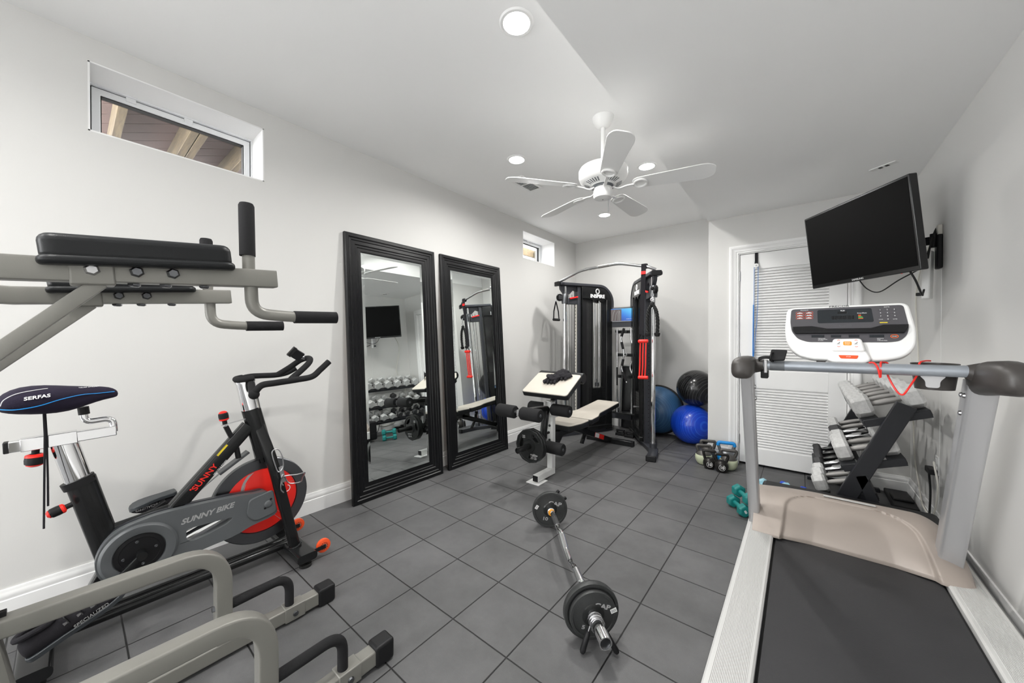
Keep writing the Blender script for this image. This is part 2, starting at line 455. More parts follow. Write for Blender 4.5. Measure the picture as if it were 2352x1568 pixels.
portal((XL - .2, (PY0 + PY1) / 2, WZ1 / 2), (math.pi / 2, 0, -math.pi / 2), PY1 - PY0, WZ1)  # guides world light in through the added opening
DX0, DX1, DZ = -0.472, 0.312, 2.062
b = MB()
b.box(XS, DX0 - .02, YD, YD + .11, -.05, HS); b.box(DX1 + .02, XR, YD, YD + .11, -.05, HS)
b.box(DX0 - .02, DX1 + .02, YD, YD + .11, DZ + .02, HS)
b.box(XS, XS + .11, YD + .11, YB, -.05, HS)
struct('wall_closet', b, 'wall_paint')
b = MB()
b.box(XL - .1, XS, YR - .1, YB + .1, H, H + .12)
b.box(XS, XR + .1, YR - .1, YB + .1, HS, H + .12)
struct('ceiling', b, 'ceiling_paint')
struct('floor', MB().box(XL - .1, XR + .1, YR - .1, YB + .1, -.06, 0), 'rubber_tile')

BASE = [(0, 0), (.015, 0), (.015, .093), (.0115, .096), (.0115, .101), (.013, .105), (.013, .122), (.010, .127), (.010, .131), (.0075, .14), (0, .14)]
def baseboard(name, o, u, length):
    """u: outward normal of the wall; runs along u x z"""
    u = Vector(u); b = MB(); b.prism(BASE, o, u, (0, 0, 1), length); return struct(name, b, 'trim_white')
baseboard('baseboard_left', (XL, YB, 0), (1, 0, 0), YB - PY1)          # (1,0,0)x(0,0,1) = -Y
baseboard('baseboard_back', (XL, YB, 0), (0, -1, 0), -(XS - XL))       # (0,-1,0)x(0,0,1) = -X
baseboard('baseboard_right', (XR, YR, 0), (-1, 0, 0), YD - YR)
b = MB(); b.prism(BASE, (XS - .015, YD, 0), (0, -1, 0), (0, 0, 1), -(DX0 - .09 - XS + .015)); b.prism(BASE, (DX1 + .088, YD, 0), (0, -1, 0), (0, 0, 1), -(XR - DX1 - .088))
b.prism(BASE, (XS, YD - .015, 0), (-1, 0, 0), (0, 0, 1), YB - YD + .015)
struct('baseboard_closet', b, 'trim_white')

# ---- windows (deep reveal, white vinyl hopper sash)
def window(n, y0, y1):
    d = XL - .235
    w = thing('window_%d' % n, None, None, (d, (y0 + y1) / 2, WZ0)); w['kind'] = 'structure'
    c = (y0 + y1) / 2; m = (WZ0 + WZ1) / 2; wy = y1 - y0; wz = WZ1 - WZ0
    # plaster reveal liner
    b = MB(); t = .006
    b.box(d - .02, XL + .0005, y0 - .001, y1 + .001, WZ1 - t, WZ1 + .001); b.box(d - .02, XL + .0005, y0 - .001, y1 + .001, WZ0 - .001, WZ0 + t)
    b.box(d - .02, XL + .0005, y0 - .001, y0 + t, WZ0, WZ1); b.box(d - .02, XL + .0005, y1 - t, y1 + .001, WZ0, WZ1)
    mesh('reveal', b, 'trim_white', w, kind='structure')
    def ring(a0, a1, x0, x1):
        k = MB(); P0 = [(c - wy / 2 + a0, WZ0 + a0), (c + wy / 2 - a0, WZ0 + a0), (c + wy / 2 - a0, WZ1 - a0), (c - wy / 2 + a0, WZ1 - a0)]
        P1 = [(c - wy / 2 + a1, WZ0 + a1), (c + wy / 2 - a1, WZ0 + a1), (c + wy / 2 - a1, WZ1 - a1), (c - wy / 2 + a1, WZ1 - a1)]
        k.prism(P0, (x0, 0, 0), (0, 1, 0), (0, 0, 1), x1 - x0, holes=[P1[::-1]]); return k
    mesh('frame', ring(.004, .012, d - .05, d + .03), 'vinyl_white', w, kind='structure')
    mesh('gasket', ring(.010, .018, d - .04, d + .004), 'black_rubber', w, kind='structure')
    s = mesh('sash', ring(.016, .048, d - .045, d + .012), 'vinyl_white', w, bevel=.003, kind='structure')
    mesh('glazing_bead', ring(.046, .052, d - .035, d + .004), 'black_rubber', s, kind='structure')
    for f in (.22, .55):
        k = MB(); k.box(d + .01, d + .022, y0 + wy * f - .02, y0 + wy * f + .02, WZ1 - .035, WZ1 - .006); mesh('latch', k, 'vinyl_white', s, bevel=.002, kind='structure')
    g = MB(); g.box(d - .022, d - .018, y0 + .045, y1 - .045, WZ0 + .045, WZ1 - .045)
    mesh('pane', g, 'window_glass', s, kind='structure')
gm = mat('window_glass', (1, 1, 1), 0.0)
N, L, bs = nodes_of(gm)
tr = N.new('ShaderNodeBsdfTransparent'); gl = N.new('ShaderNodeBsdfGlossy'); gl.inputs['Roughness'].default_value = 0.02
mx = N.new('ShaderNodeMixShader'); mx.inputs[0].default_value = 0.05
L.new(tr.outputs[0], mx.inputs[1]); L.new(gl.outputs[0], mx.inputs[2]); L.new(mx.outputs[0], N['Material Output'].inputs[0])
window(1, *W1); window(2, *W2)

# ---- outside: underside of a timber deck with joists, ground
struct('ground', MB().box(-9, XL - .33, -.5, 10, 2.0, 2.1), 'gravel')
for i in range(17):
    # diagonal deck boards over window 1
    a = R(40); dx, dy = math.cos(a), math.sin(a); nx, ny = -dy, dx
    c = Vector((-4.35, 0.45, 3.215)) + Vector((nx, ny, 0)) * (i - 8) * .142
    b = MB().obox(c, (dx, dy, 0), (nx, ny, 0), (0, 0, 1), 2.9, .136, .03)
    o = single('garden_deck_board', b, 'deck_board', 'weathered pink-brown deck board seen from below through the long left window', 'board', 'deck boards above the left window')
for n, (y, lab) in enumerate([(0.24, 'pale timber joist near the left end of the left window'), (0.655, 'left one of the paired timber joists in the middle of the left window'), (0.716, 'right one of the paired timber joists in the middle of the left window'), (1.07, 'timber joist at the right corner of the left window')]):
    single('garden_deck_joist', MB().box(-5.4, -3.06, y, y + .055, 2.985, 3.198), 'joist_wood', lab, 'joist', bevel=.004)
for x, y in ((-4.18, 4.6), (-4.18, 7.2)):
    single('garden_fence_post', MB().box(x - .07, x - .001, y - .04, y + .04, 2.1, 3.3), 'joist_wood', 'timber post of the screen outside the small far window', 'post', 'posts of the screen outside the far window')
for n in range(4):
    z = 2.42 + n * .215
    single('garden_fence_plank', MB().box(-4.18, -4.14, 4.2, 7.6, z, z + .14), 'joist_wood', ['lowest', 'second lowest', 'second highest', 'topmost'][n] + ' plank of the timber screen outside the small far window', 'plank', 'planks of the screen outside the far window')
u = thing('garden_air_unit', 'beige outdoor air unit with round dark grille outside the small far window', 'air unit', (-3.95, 6.3, 2.1))
mesh('case', MB().box(-4.1, -3.8, 5.78, 6.5, 2.101, 2.98), 'unit_beige', u, bevel=.01)
mesh('grille', MB().lathe([(.16, 0), (.16, .015), (.05, .022)], (-3.799, 6.02, 2.72), (1, 0, 0)), 'shoe_sole', u)

# ---- louvred closet door
d = thing('door_1', None, None, (DX0, YD, 0)); d['kind'] = 'structure'
yF = YD + .012                                            # face of the slab
st, z0 = .118, .022
b = MB()
x0, x1 = DX0 + .003, DX1 - .003
LZ = [(.172, .757), (.925, 1.905)]                         # louvre openings
b.box(x0, x0 + st, yF, yF + .034, z0, DZ - .003); b.box(x1 - st, x1, yF, yF + .034, z0, DZ - .003)
for a, c in ((z0, LZ[0][0]), (LZ[0][1], LZ[1][0]), (LZ[1][1], DZ - .003)): b.box(x0 + st, x1 - st, yF, yF + .034, a, c)
sl = mesh('slab', b, 'trim_white', d, bevel=.002, kind='structure')
for a, c in LZ:
    k = MB(); n = round((c - a) / .0258); p = (c - a) / n
    for i in range(n):
        zz = a + (i + .5) * p
        k.obox(((x0 + x1) / 2, yF + .016, zz), (1, 0, 0), (0, .62, .78), (0, -.78, .62), x1 - x0 - 2 * st + .004, .0345, .006)
    mesh('louvre_panel', k, 'trim_white', sl, kind='structure')
b = MB()
CAS = [(0, 0), (.004, .012), (.012, .012), (.016, .009), (.022, .015), (.052, .016), (.056, .019), (.064, .02), (.072, .02), (.076, .014), (.08, .014), (.08, 0)]
def casing(p0, p1, inward):
    """strip of casing from p0 to p1; profile grows away from the opening"""
    p0 = Vector(p0); p1 = Vector(p1); w = -Vector(inward); n = Vector((0, -1, 0)); dd = (p1 - p0).normalized(); ln = (p1 - p0).length
    vs = []
    for e, base in ((0, p0), (1, p1)):
        for q in CAS: vs.append(base + w * q[0] + n * q[1] + dd * (q[0] * (miter[e])))
    m = len(CAS); b.add(vs, [tuple(range(m)), tuple(range(2 * m - 1, m - 1, -1))] + [(j, (j + 1) % m, m + (j + 1) % m, m + j) for j in range(m)])
miter = (0, 1); casing((DX0 - .006, YD, 0), (DX0 - .006, YD, DZ + .006), (1, 0, 0)); casing((DX1 + .006, YD, 0), (DX1 + .006, YD, DZ + .006), (-1, 0, 0))
miter = (-1, 1); casing((DX0 - .006, YD, DZ + .006), (DX1 + .006, YD, DZ + .006), (0, 0, -1))
mesh('casing', b, 'trim_white', d, kind='structure')
b = MB(); b.box(DX0 - .02, DX0, YD - .001, YD + .11, 0, DZ + .02); b.box(DX1, DX1 + .02, YD - .001, YD + .11, 0, DZ + .02); b.box(DX0, DX1, YD - .001, YD + .11, DZ, DZ + .02)
mesh('jamb', b, 'trim_white', d, kind='structure')
for z in (.25, 1.05, 1.85):
    mesh('hinge', MB().rod((DX0 + .0015, YD + .004, z - .045), (DX0 + .0015, YD + .004, z + .045), .006, 10), 'steel', d, kind='structure')

# over-the-door pulley with blue cord
t = thing('door_pulley', 'white over-the-door exercise pulley on a black strap with blue cord', 'pulley', (-.338, YD - .02, 1.0))
mesh('strap', MB().box(-.346, -.322, YD - .004, YD + .006, 1.955, DZ - .004), 'black_cloth', t)
mesh('bracket', MB().box(-.347, -.321, YD - .014, YD - .004, 1.93, 1.975), 'black_plastic', t, bevel=.003)
w = mesh('wheel', MB().lathe([(.004, -.011), (.02, -.011), (.021, -.006), (.016, 0), (.021, .006), (.02, .011), (.004, .011)], (-.334, YD - .022, 1.932), (0, -1, 0), 24), 'white_plastic', t)
mesh('axle', MB().ball((-.334, YD - .036, 1.932), .007, 12, 8), 'chrome', w)
mesh('cord', MB().tube(spline([(-.318, YD - .022, 1.932), (-.322, YD - .02, 1.5), (-.342, YD - .014, 1.2), (-.352, YD - .012, 1.05)]), .0022, 6), 'cord_blue', t)
mesh('cord', MB().tube(spline([(-.35, YD - .022, 1.932), (-.352, YD - .02, 1.5), (-.357, YD - .016, 1.2), (-.357, YD - .012, 1.05)]), .0022, 6), 'cord_blue', t)
mesh('band', MB().tube(spline([(-.354, YD - .012, 1.56), (-.356, YD - .012, 1.2), (-.356, YD - .012, .9), (-.352, YD - .012, .7)]), .0055, 8), 'cord_blue', t)

# ---- recessed lights
def can(x, y, label, first=[None]):
    if first[0] is None:
        t = thing('ceiling_light', label, 'ceiling light', (x, y, H), 'recessed ceiling lights')
        mesh('trim_ring', MB().lathe([(.062, -.001), (.062, -.006), (.074, -.006), (.08, -.001), (.08, .0)], (0, 0, 0), n=40), 'trim_white', t, local=True)
        mesh('lens', MB().lathe([(.0, -.0045), (.062, -.0045), (.062, -.001)], (0, 0, 0), n=40), 'lens', t, local=True)
        l = bpy.data.lights.new('bulb', 'AREA'); l.shape = 'DISK'; l.size = .11; l.energy = LAMP_W; l.color = (1.0, .985, .955); l.spread = R(165)
        lo = bpy.data.objects.new('bulb', l); lo.location = (0, 0, -.009); COL.objects.link(lo); lo.parent = t
        first[0] = t; return t
    return dup(first[0], (x, y, H), label)
can(-1.03, 1.31, 'recessed ceiling light nearest the viewer, right of the long window')
can(-1.81, 2.303, 'recessed ceiling light left of the fan, near the ceiling vent')
can(-1.02, 3.083, 'recessed ceiling light right of the fan, beside the edge of the lowered ceiling')
can(-1.805, 3.974, 'recessed ceiling light behind the fan, farthest from the viewer')
for x, y in ((-1.03, -.5), (-1.81, -1.4)): can(x, y, 'unseen recessed ceiling light added behind the viewer for more light')  # two extra cans out of view, added to brighten the room

# ---- ceiling vent and the two-jack plate on the lowered ceiling
t = thing('ceiling_vent', 'white ceiling vent grille behind the left fan blade', 'vent', (-2.0, 2.71, H))
vx0, vx1, vy0, vy1 = -2.1, -1.94, 2.545, 2.885
b = MB(); b.prism([(vx0, vy0), (vx1, vy0), (vx1, vy1), (vx0, vy1)], (0, 0, H - .009), (1, 0, 0), (0, 1, 0), .0085, holes=[[(vx0 + .025, vy0 + .025), (vx0 + .025, vy1 - .025), (vx1 - .025, vy1 - .025), (vx1 - .025, vy0 + .025)]])
b.box(vx0 + .02, vx1 - .02, 2.706, 2.72, H - .009, H - .002)
mesh('frame', b, 'trim_white', t, bevel=.001)
b = MB()
for i in range(16):
    y = vy0 + .03 + i * (vy1 - vy0 - .06) / 15; b.obox(((vx0 + vx1) / 2, y, H - .006), (1, 0, 0), (0, .7, .7), (0, -.7, .7), vx1 - vx0 - .048, .012, .0012)
mesh('louvres', b, 'trim_white', t)
mesh('duct', MB().box(vx0 + .022, vx1 - .022, vy0 + .022, vy1 - .022, H - .0015, H - .0005), 'shoe_grey', t)
t = thing('jack_plate', 'white plate with two dark jacks on the lowered ceiling above the television', 'wall plate', (.45, 3.6, HS))
mesh('plate', MB().obox((.45, 3.598, HS - .003), (.81, -.585, 0), (.585, .81, 0), (0, 0, 1), .15, .045, .006), 'white_plastic', t, bevel=.001)
for k in (-.018, .018): mesh('jack', MB().obox((.45 + .81 * k, 3.598 - .585 * k, HS - .007), (.81, -.585, 0), (.585, .81, 0), (0, 0, 1), .018, .022, .004), 'black_plastic', t)

# ---- ceiling fan
FX, FY = -1.024, 2.228
t = thing('ceiling_fan', 'white five-blade ceiling fan hanging on a long rod', 'ceiling fan', (FX, FY, H))
mesh('canopy', MB().lathe([(.0, -.07), (.02, -.07), (.03, -.068), (.05, -.05), (.066, -.02), (.07, -.001)], (FX, FY, H)), 'fan_white', t)
mesh('downrod', MB().rod((FX, FY, 2.38), (FX, FY, H - .06), .013), 'fan_white', t)
hz = 2.27
hb = mesh('motor_housing', MB().lathe([(.013, .125), (.05, .122), (.06, .105), (.12, .098), (.15, .085), (.158, .07), (.158, .035), (.15, .012), (.13, -.008), (.075, -.026), (.075, -.03), (.0, -.03)], (FX, FY, hz), n=48), 'fan_white', t)
b = MB()
for i in range(40):
    a = 2 * math.pi * i / 40
    if i % 8 in (0, 1): continue
    u = Vector((math.cos(a), math.sin(a), 0)); w = Vector((-u.y, u.x, 0)); s = Vector((.055, 0, -.018)); dr = (u * .055 + Vector((0, 0, .018))).normalized(); nn = w.cross(dr)
    b.obox(Vector((FX, FY, hz - .0165)) + u * .1035, dr, w, nn, .036, .006, .003)
mesh('vents', b, 'shoe_grey', hb)
mesh('flywheel_ring', MB().lathe([(.055, -.03), (.068, -.03), (.068, -.044), (.055, -.044)], (FX, FY, hz)), 'shoe_grey', t)
sh = mesh('switch_housing', MB().lathe([(.06, -.04), (.062, -.06), (.062, -.095), (.056, -.108), (.03, -.115), (.0, -.116)], (FX, FY, hz)), 'fan_white', t)
mesh('screw', MB().lathe([(.004, -.117), (.004, -.119), (0, -.119)], (FX, FY, hz), n=10), 'shoe_grey', sh)
mesh('pull_chain', MB().rod((FX + .03, FY + .02, hz - .2), (FX + .03, FY + .02, hz - .1), .0015, 6), 'steel', t)
for k in range(5):
    a = R(15 + 72 * k); u = Vector((math.cos(a), math.sin(a), 0)); w = Vector((-u.y, u.x, 0)); pt = R(-13)
    w2 = w * math.cos(pt) + Vector((0, 0, 1)) * math.sin(pt); nn = u.cross(w2)
    o = Vector((FX, FY, hz - .048))
    out = rpoly([(.185, -.05), (.60, -.072), (.655, -.045), (.655, .045), (.60, .072), (.185, .05)], .05, 6)
    mesh('blade', MB().prism(out, o + nn * .004, u, w2, .006), 'fan_white', t, bevel=.0015)
    arm = MB(); arm.sweep(spline([o + u * .06 + Vector((0, 0, .008)), o + u * .1 + Vector((0, 0, -.012)), o + u * .15 + nn * -.004, o + u * .2 + nn * -.002], 5), rect(.018, .008))
    arm.torus(o + u * .235 + nn * -.001, nn, .038, .007, 24, 8)
    mesh('blade_iron', arm, 'fan_white', t)
# ================================================================ MIRRORS leaning on the left wall
def mirror(name, y0, y1, label, xb=-2.536, xt=-2.694, ht=2.045):
    """xb: front face at the floor, xt: back face at the top"""
    fw, th = .135, .05
    t = thing(name, label, 'mirror', (xb, (y0 + y1) / 2, 0), 'tall leaning mirrors')
    ln = Vector((xt + .030 - xb, 0, 2.03)).normalized()         # up along the leaning plane
    u = Vector((0, 1, 0)); n = u.cross(ln).normalized()          # faces +X
    o = Vector((xb, y0, 0.001)); W = y1 - y0; L = ht
    # moulded frame: profile swept around, mitred corners
    PR = [(0, -.03), (0, -.006), (.008, 0), (.028, 0), (.034, -.006), (.04, -.004), (.05, -.004), (.055, -.010), (.07, -.009), (.08, -.009), (.086, -.016), (.1, -.016), (.105, -.022), (.122, -.023), (.135, -.026), (.135, -.03)]
    cs = [(0, 0, 1, 1), (W, 0, -1, 1), (W, L, -1, -1), (0, L, 1, -1)]
    rings = [[o + u * (cx + sx * p[0]) + ln * (cy + sy * p[0]) + n * p[1] for p in PR] for cx, cy, sx, sy in cs]
    b = MB(); m = len(PR); b.v = [p for r in rings for p in r]
    for i in range(4):
        for j in range(m): b.f.append((i * m + j, i * m + (j + 1) % m, ((i + 1) % 4) * m + (j + 1) % m, ((i + 1) % 4) * m + j))
    mesh('frame', b, 'mirror_frame', t, ang=12)
    # bevelled glass
    a0, a1 = fw - .004, fw + .022
    b = MB(); g0 = [(a0, a0), (W - a0, a0), (W - a0, L - a0), (a0, L - a0)]; g1 = [(a1, a1), (W - a1, a1), (W - a1, L - a1), (a1, L - a1)]
    pts = [o + u * p[0] + ln * p[1] + n * -.0275 for p in g0] + [o + u * p[0] + ln * p[1] + n * -.0257 for p in g1]
    b.add(pts, [(4, 5, 6, 7)] + [(i, (i + 1) % 4, 4 + (i + 1) % 4, 4 + i) for i in range(4)])
    b.add([p - n * .004 for p in pts[:4]], [(3, 2, 1, 0)])
    mesh('glass', b, 'mirror_glass', t, ang=1)
    b = MB(); b.prism([(.01, .01), (W - .01, .01), (W - .01, L - .01), (.01, L - .01)], o - n * .0335, u, ln, .0045)
    mesh('backing', b, 'wood_raw', t)
    return t
mirror('leaning_mirror', 1.303, 2.150, 'tall black-framed mirror leaning on the left wall, nearer of the two')
mirror('leaning_mirror', 2.222, 3.085, 'tall black-framed mirror leaning on the left wall, beside the weight bench')

# ================================================================ TELEVISION on its wall arm
t = thing('television', 'black flat television tilted forward on a wall arm above the treadmill', 'television', (.27, 3.27, 1.5))
P0 = Vector((.0362, 3.591, 1.9773)); u = Vector((.578, -.816, 0)).normalized(); n0 = Vector((-.816, -.578, 0)).normalized(); a = R(7)
v = Vector((0, 0, 1)) * math.cos(a) + n0 * math.sin(a); n = u.cross(v)
if n.dot(n0) < 0: n = -n
def q(x, y, z=0): return P0 + u * x + v * y + n * z
X0, X1, Y0, Y1 = -.002, .777, -.365, .177
b = MB(); b.prism(rpoly([(X0, Y0), (X1, Y0), (X1, Y1), (X0, Y1)], .008, 3), P0 - n * .042, u, v, .042 if u.cross(v).dot(n) > 0 else -.042)
mesh('bezel', b, 'black_gloss', t, bevel=.004)
b = MB(); b.prism([(X0 + .013, Y0 + .026), (X1 - .013, Y0 + .026), (X1 - .013, Y1 - .013), (X0 + .013, Y1 - .013)], P0 + n * .0002, u, v, .0012 if u.cross(v).dot(n) > 0 else -.0012)
mesh('screen', b, 'screen_black', t)
b = MB(); b.prism(rpoly([(X0 + .12, Y0 + .08), (X1 - .12, Y0 + .08), (X1 - .12, Y1 - .1), (X0 + .12, Y1 - .1)], .02), P0 - n * .075, u, v, .034 if u.cross(v).dot(n) > 0 else -.034)
mesh('rear_housing', b, 'black_plastic', t, bevel=.006)
if u.cross(v).dot(n) > 0: tu = u
text('SAMSUNG', .017, q(.386, Y0 + .0135, .001), u, v, 'letter_white', t, ext=.0004, xs=1.1)
mesh('status_light', MB().obox(q(.66, Y0 - .001, -.01), u, v, n, .006, .003, .004), 'bright_red', t)
mnt = mesh('wall_bracket', MB().box(XR - .025, XR - .0005, 3.36, 3.42, 1.665, 1.875), 'black_plastic', t, bevel=.006)
mesh('bracket_cover', MB().box(XR - .022, XR - .0005, 3.365, 3.415, 1.875, 1.935), 'cream_plastic', mnt, bevel=.004)
back = q(.386, -.1, -.075)
el = Vector((.50, 3.52, 1.855))
b = MB(); b.beam((XR - .03, 3.39, 1.845), el, .02, .05); b.beam(el + Vector((0, 0, .0)), back + Vector((0, 0, 0.01)), .02, .05)
mesh('arm', b, 'black_plastic', t, bevel=.003)
mesh('arm_joint', MB().rod(el - V(0, 0, .035), el + V(0, 0, .035), .016, 16), 'black_plastic', t)
mesh('arm_joint', MB().rod((XR - .035, 3.39, 1.80), (XR - .035, 3.39, 1.885), .016, 16), 'black_plastic', t)
mesh('head_plate', MB().obox(back - n * .004, u, v, n, .12, .12, .008), 'black_plastic', t, bevel=.002)
mesh('cable', MB().tube(spline([q(.36, Y0 + .01, -.03), q(.40, Y0 - .06, -.04), q(.48, Y0 - .09, -.04), q(.62, Y0 - .035, -.03), V(.57, 3.2, 1.66), V(.61, 3.36, 1.71)]), .0036, 8), 'black_rubber', t)
mesh('cable', MB().tube(spline([q(.68, Y0 + .02, -.03), q(.70, Y0 - .05, -.04), V(.55, 3.13, 1.49), V(.575, 3.25, 1.505), V(.594, 3.33, 1.535)]), .005, 8), 'black_rubber', t)
mesh('cable', MB().tube(spline([V(.60, 3.3, 1.74), V(.63, 3.36, 1.83), V(.655, 3.40, 1.9), V(.66, 3.41, 1.925), V(.645, 3.39, 1.89), V(.62, 3.34, 1.8), V(.6, 3.28, 1.72)]), .0045, 8), 'black_rubber', t)

# ================================================================ POWER STRIP, OUTLET, CORDS
t = thing('power_strip', 'white six-outlet power strip hung on the right wall beside the television', 'power strip', (.645, 3.4, 1.52))
o = Vector((.622, 3.40, 1.632)); a = R(26); pu = Vector((math.sin(a), math.cos(a), 0)).normalized() * -1; pv = Vector((0.02, 0, 1)).normalized(); pn = pu.cross(pv)
if pn.x > 0: pn = -pn
pu = pv.cross(pn)
mesh('body', MB().obox(o, pu, pv, pn, .058, .30, .036), 'white_plastic', t, bevel=.006)
for k in range(6):
    b = MB(); c = o + pv * (.055 - .037 * k) + pn * .0184
    b.obox(c - pu * .009, pu, pv, pn, .003, .008, .002); b.obox(c + pu * .009, pu, pv, pn, .003, .008, .002); b.obox(c - pv * .01, pu, pv, pn, .006, .006, .002)
    mesh('outlet', b, 'black_plastic', t)
mesh('switch', MB().obox(o + pv * .1 + pn * .019, pu, pv, pn, .03, .018, .008), 'white_plastic', t, bevel=.002)
mesh('plug', MB().obox(o - pv * .118 + pn * .032, pu, pv, pn, .026, .02, .03), 'black_plastic', t, bevel=.003)
x = XR - .012
mesh('cord', MB().tube(spline([o + pv * .15, V(x - .02, 3.46, 1.845), V(x - .01, 3.55, 1.84), V(x, 3.80, 1.74), V(x, 3.91, 1.63), V(x, 3.95, 1.45), V(x, 3.86, 1.03), V(x, 4.02, .82), V(x, 4.0, .6), V(x, 3.955, .36), V(x, 3.83, .19), V(x - .012, 3.66, .1), V(x - .012, 3.45, .1), V(x - .01, 3.36, .2), V(x - .01, 3.33, .34), V(x - .015, 3.38, .45), V(x - .008, 3.42, .455)]), .0048, 8), 'cream_plastic', t)
t = thing('wall_outlet', 'white electrical outlet low on the right wall behind the treadmill post', 'outlet', (XR, 3.44, .43))
mesh('cover_plate', MB().box(XR - .006, XR, 3.405, 3.475, .375, .49), 'white_plastic', t, bevel=.0015)
mesh('socket', MB().box(XR - .009, XR - .005, 3.425, 3.455, .44, .475), 'white_plastic', t, bevel=.001)
mesh('socket', MB().box(XR - .009, XR - .005, 3.425, 3.455, .39, .425), 'white_plastic', t, bevel=.001)
t = thing('wall_wire', 'thin white wire running straight down the right wall below the television', 'wire', (XR, 3.38, .2))
mesh('wire', MB().tube([V(XR - .0015, 3.385, 1.66), V(XR - .0015, 3.38, 1.1), V(XR - .0015, 3.40, .5), V(XR - .0015, 3.40, .2)], .0013, 6), 'white_plastic', t)

# ================================================================ TREADMILL
t = thing('treadmill', 'grey treadmill with beige motor hood and white console along the right wall', 'treadmill', (.19, 1.7, 0))
def rail(x0, x1):
    n = 22; w = x1 - x0; prof = [(x0 + .004, .1), (x0, .12), (x0, .192), (x0 + .006, .198)]
    for i in range(n):
        a = x0 + .016 + (w - .03) * i / n; s = (w - .03) / n
        prof += [(a, .198), (a + s * .15, .2), (a + s * .72, .2), (a + s * .85, .1985)]
    prof += [(x1 - .006, .198), (x1, .192), (x1, .12), (x1 - .004, .1)]
    b = MB(); b.prism(prof, (0, 2.72, 0), (1, 0, 0), (0, 0, 1), 1.87); return b      # u x v = -Y
mesh('side_rail', rail(-.23, -.108), 'rail_white', t); mesh('side_rail', rail(.487, .605), 'rail_white', t)
for x0 in (-.232, .484): mesh('rail_end_cap', MB().box(x0, x0 + .124, .83, .86, .09, .202), 'black_plastic', t, bevel=.008)
b = MB(); b.box(-.2, .58, .9, 2.86, .06, .13)
mesh('chassis', b, 'black_plastic', t)
b = MB(); rr = .028
loop = [(.93, .178 - rr), (.9, .178 - rr)]
prof = [(2.5, .178)] + [(.93 - rr * math.sin(x), .15 + rr * math.cos(x)) for x in [math.pi * i / 8 for i in range(9)]] + [(2.5, .122)]
b.prism([(p[0], p[1]) for p in prof], (-.098, 0, 0), (0, 1, 0), (0, 0, 1), .575)
mesh('running_belt', b, 'belt', t)
mesh('deck', MB().box(-.108, .487, .95, 2.6, .128, .17), 'black_plastic', t)
for x in (-.17, .55):
    for y in (1.0, 2.6): mesh('foot', MB().lathe([(.025, 0), (.025, .02), (.012, .022), (.012, .07)], (x, y, 0), n=16), 'black_rubber', t)
mesh('front_roller_guard', MB().box(-.19, .57, 2.62, 2.9, .03, .3), 'black_plastic', t, bevel=.02)
# motor hood: lofted shell with a raised border and a scooped middle
def hood(x, full=False):
    A = [(2.70, .13), (2.68, .335), (2.60, .378), (2.53, .368), (2.46, .34), (2.40, .30), (2.345, .245), (2.312, .208)]
    k = 1.0
    if x > .42: k = 1 - .42 * ((x - .42) / .15) ** 2.2
    if x < .1: k = 1 - .09 * ((.1 - x) / .3) ** 2
    P = spline([(y, z, 0) for y, z in A[2:]], 7); n = len(P); out = [(A[0][0], A[0][1]), (A[1][0], A[1][1])]
    for i, p in enumerate(P):
        s = i / (n - 1)
        # scoop: rounded region open at the bottom
        x0, x1, r, s0 = -.082 + .03 * (1 - s), .47 - .09 * (1 - s) ** 1.5, .13, .16
        dx = max(x0 + r - x, x - (x1 - r), 0); ds = max(s0 + r * 2.2 - s, 0) / 2.2
        sd = r - math.hypot(dx, ds)
        e = max(0, min(1, sd / .014)); e = e * e * (3 - 2 * e)
        w = max(0, min(1, sd / .16)); w = w * w * (3 - 2 * w)
        dep = e * .012 + (.35 * e + .65 * w) * .062 * max(0, s - .1) ** 1.1
        out.append((p.x + dep, p.y - dep * .22))
    out.append((out[-1][0] + .002, out[-1][1] - .016))
    return [Vector((x, y, .13 + (z - .13) * k)) for y, z in out]
xs = [-.2 + .77 * i / 150 for i in range(151)]
b = MB(); b.loft([hood(x) for x in xs], cap=True, closed=False)
mesh('motor_hood', b, 'beige', t, ang=60)
b = MB()
lp = [hood(x)[5] + V(0, -.002, .003) for x in (.1, .15, .2, .25, .3)]
b.sweep(lp, [(-.010, 0), (.010, 0), (.010, .002), (-.010, .002)])
mesh('badge', b, 'rail_white', t)
pc = mesh('power_cord', MB().tube(spline([V(XR - .035, 3.45, .38), V(XR - .03, 3.46, .33), V(XR - .03, 3.44, .25), V(XR - .04, 3.41, .1), V(XR - .06, 3.35, .01), V(XR - .1, 3.2, .006), V(XR - .15, 2.89, .03)]), .0055, 8), 'black_rubber', t)
mesh('plug', MB().box(XR - .045, XR - .0095, 3.4, 3.5, .375, .41), 'black_plastic', pc, bevel=.004)
# uprights
def post(x0, x1, yb, yt, side):
    b = MB(); d = .075
    pr = rpoly([(x0, 0), (x1, 0), (x1, d), (x0, d)], .012, 3)
    rings = [[Vector((p[0], yb + p[1], .16)) for p in pr], [Vector((p[0], yt + p[1], 1.08)) for p in pr]]
    b.loft(rings); return b
p1 = mesh('upright', post(-.224, -.172, 2.43, 2.0, 1), 'silver_paint', t, ang=50)
p2 = mesh('upright', post(.472, .548, 2.43, 2.03, -1), 'silver_paint', t, ang=50)
for z in (1.0, .94):
    y = 2.43 - .43 * (z - .16) / .92 + .04
    mesh('bolt', MB().lathe([(.011, 0), (.009, .006), (0, .008)], (-.172, y, z), (1, 0, 0), 14), 'steel', p1)
for z, yy in ((1.02, .02), (1.02, .05), (.95, .03)):
    y = 2.43 - .40 * (z - .16) / .92 + yy
    mesh('bolt', MB().lathe([(.010, 0), (.008, .006), (0, .008)], (.4718, y, z), (-1, 0, 0), 14), 'steel', p2)
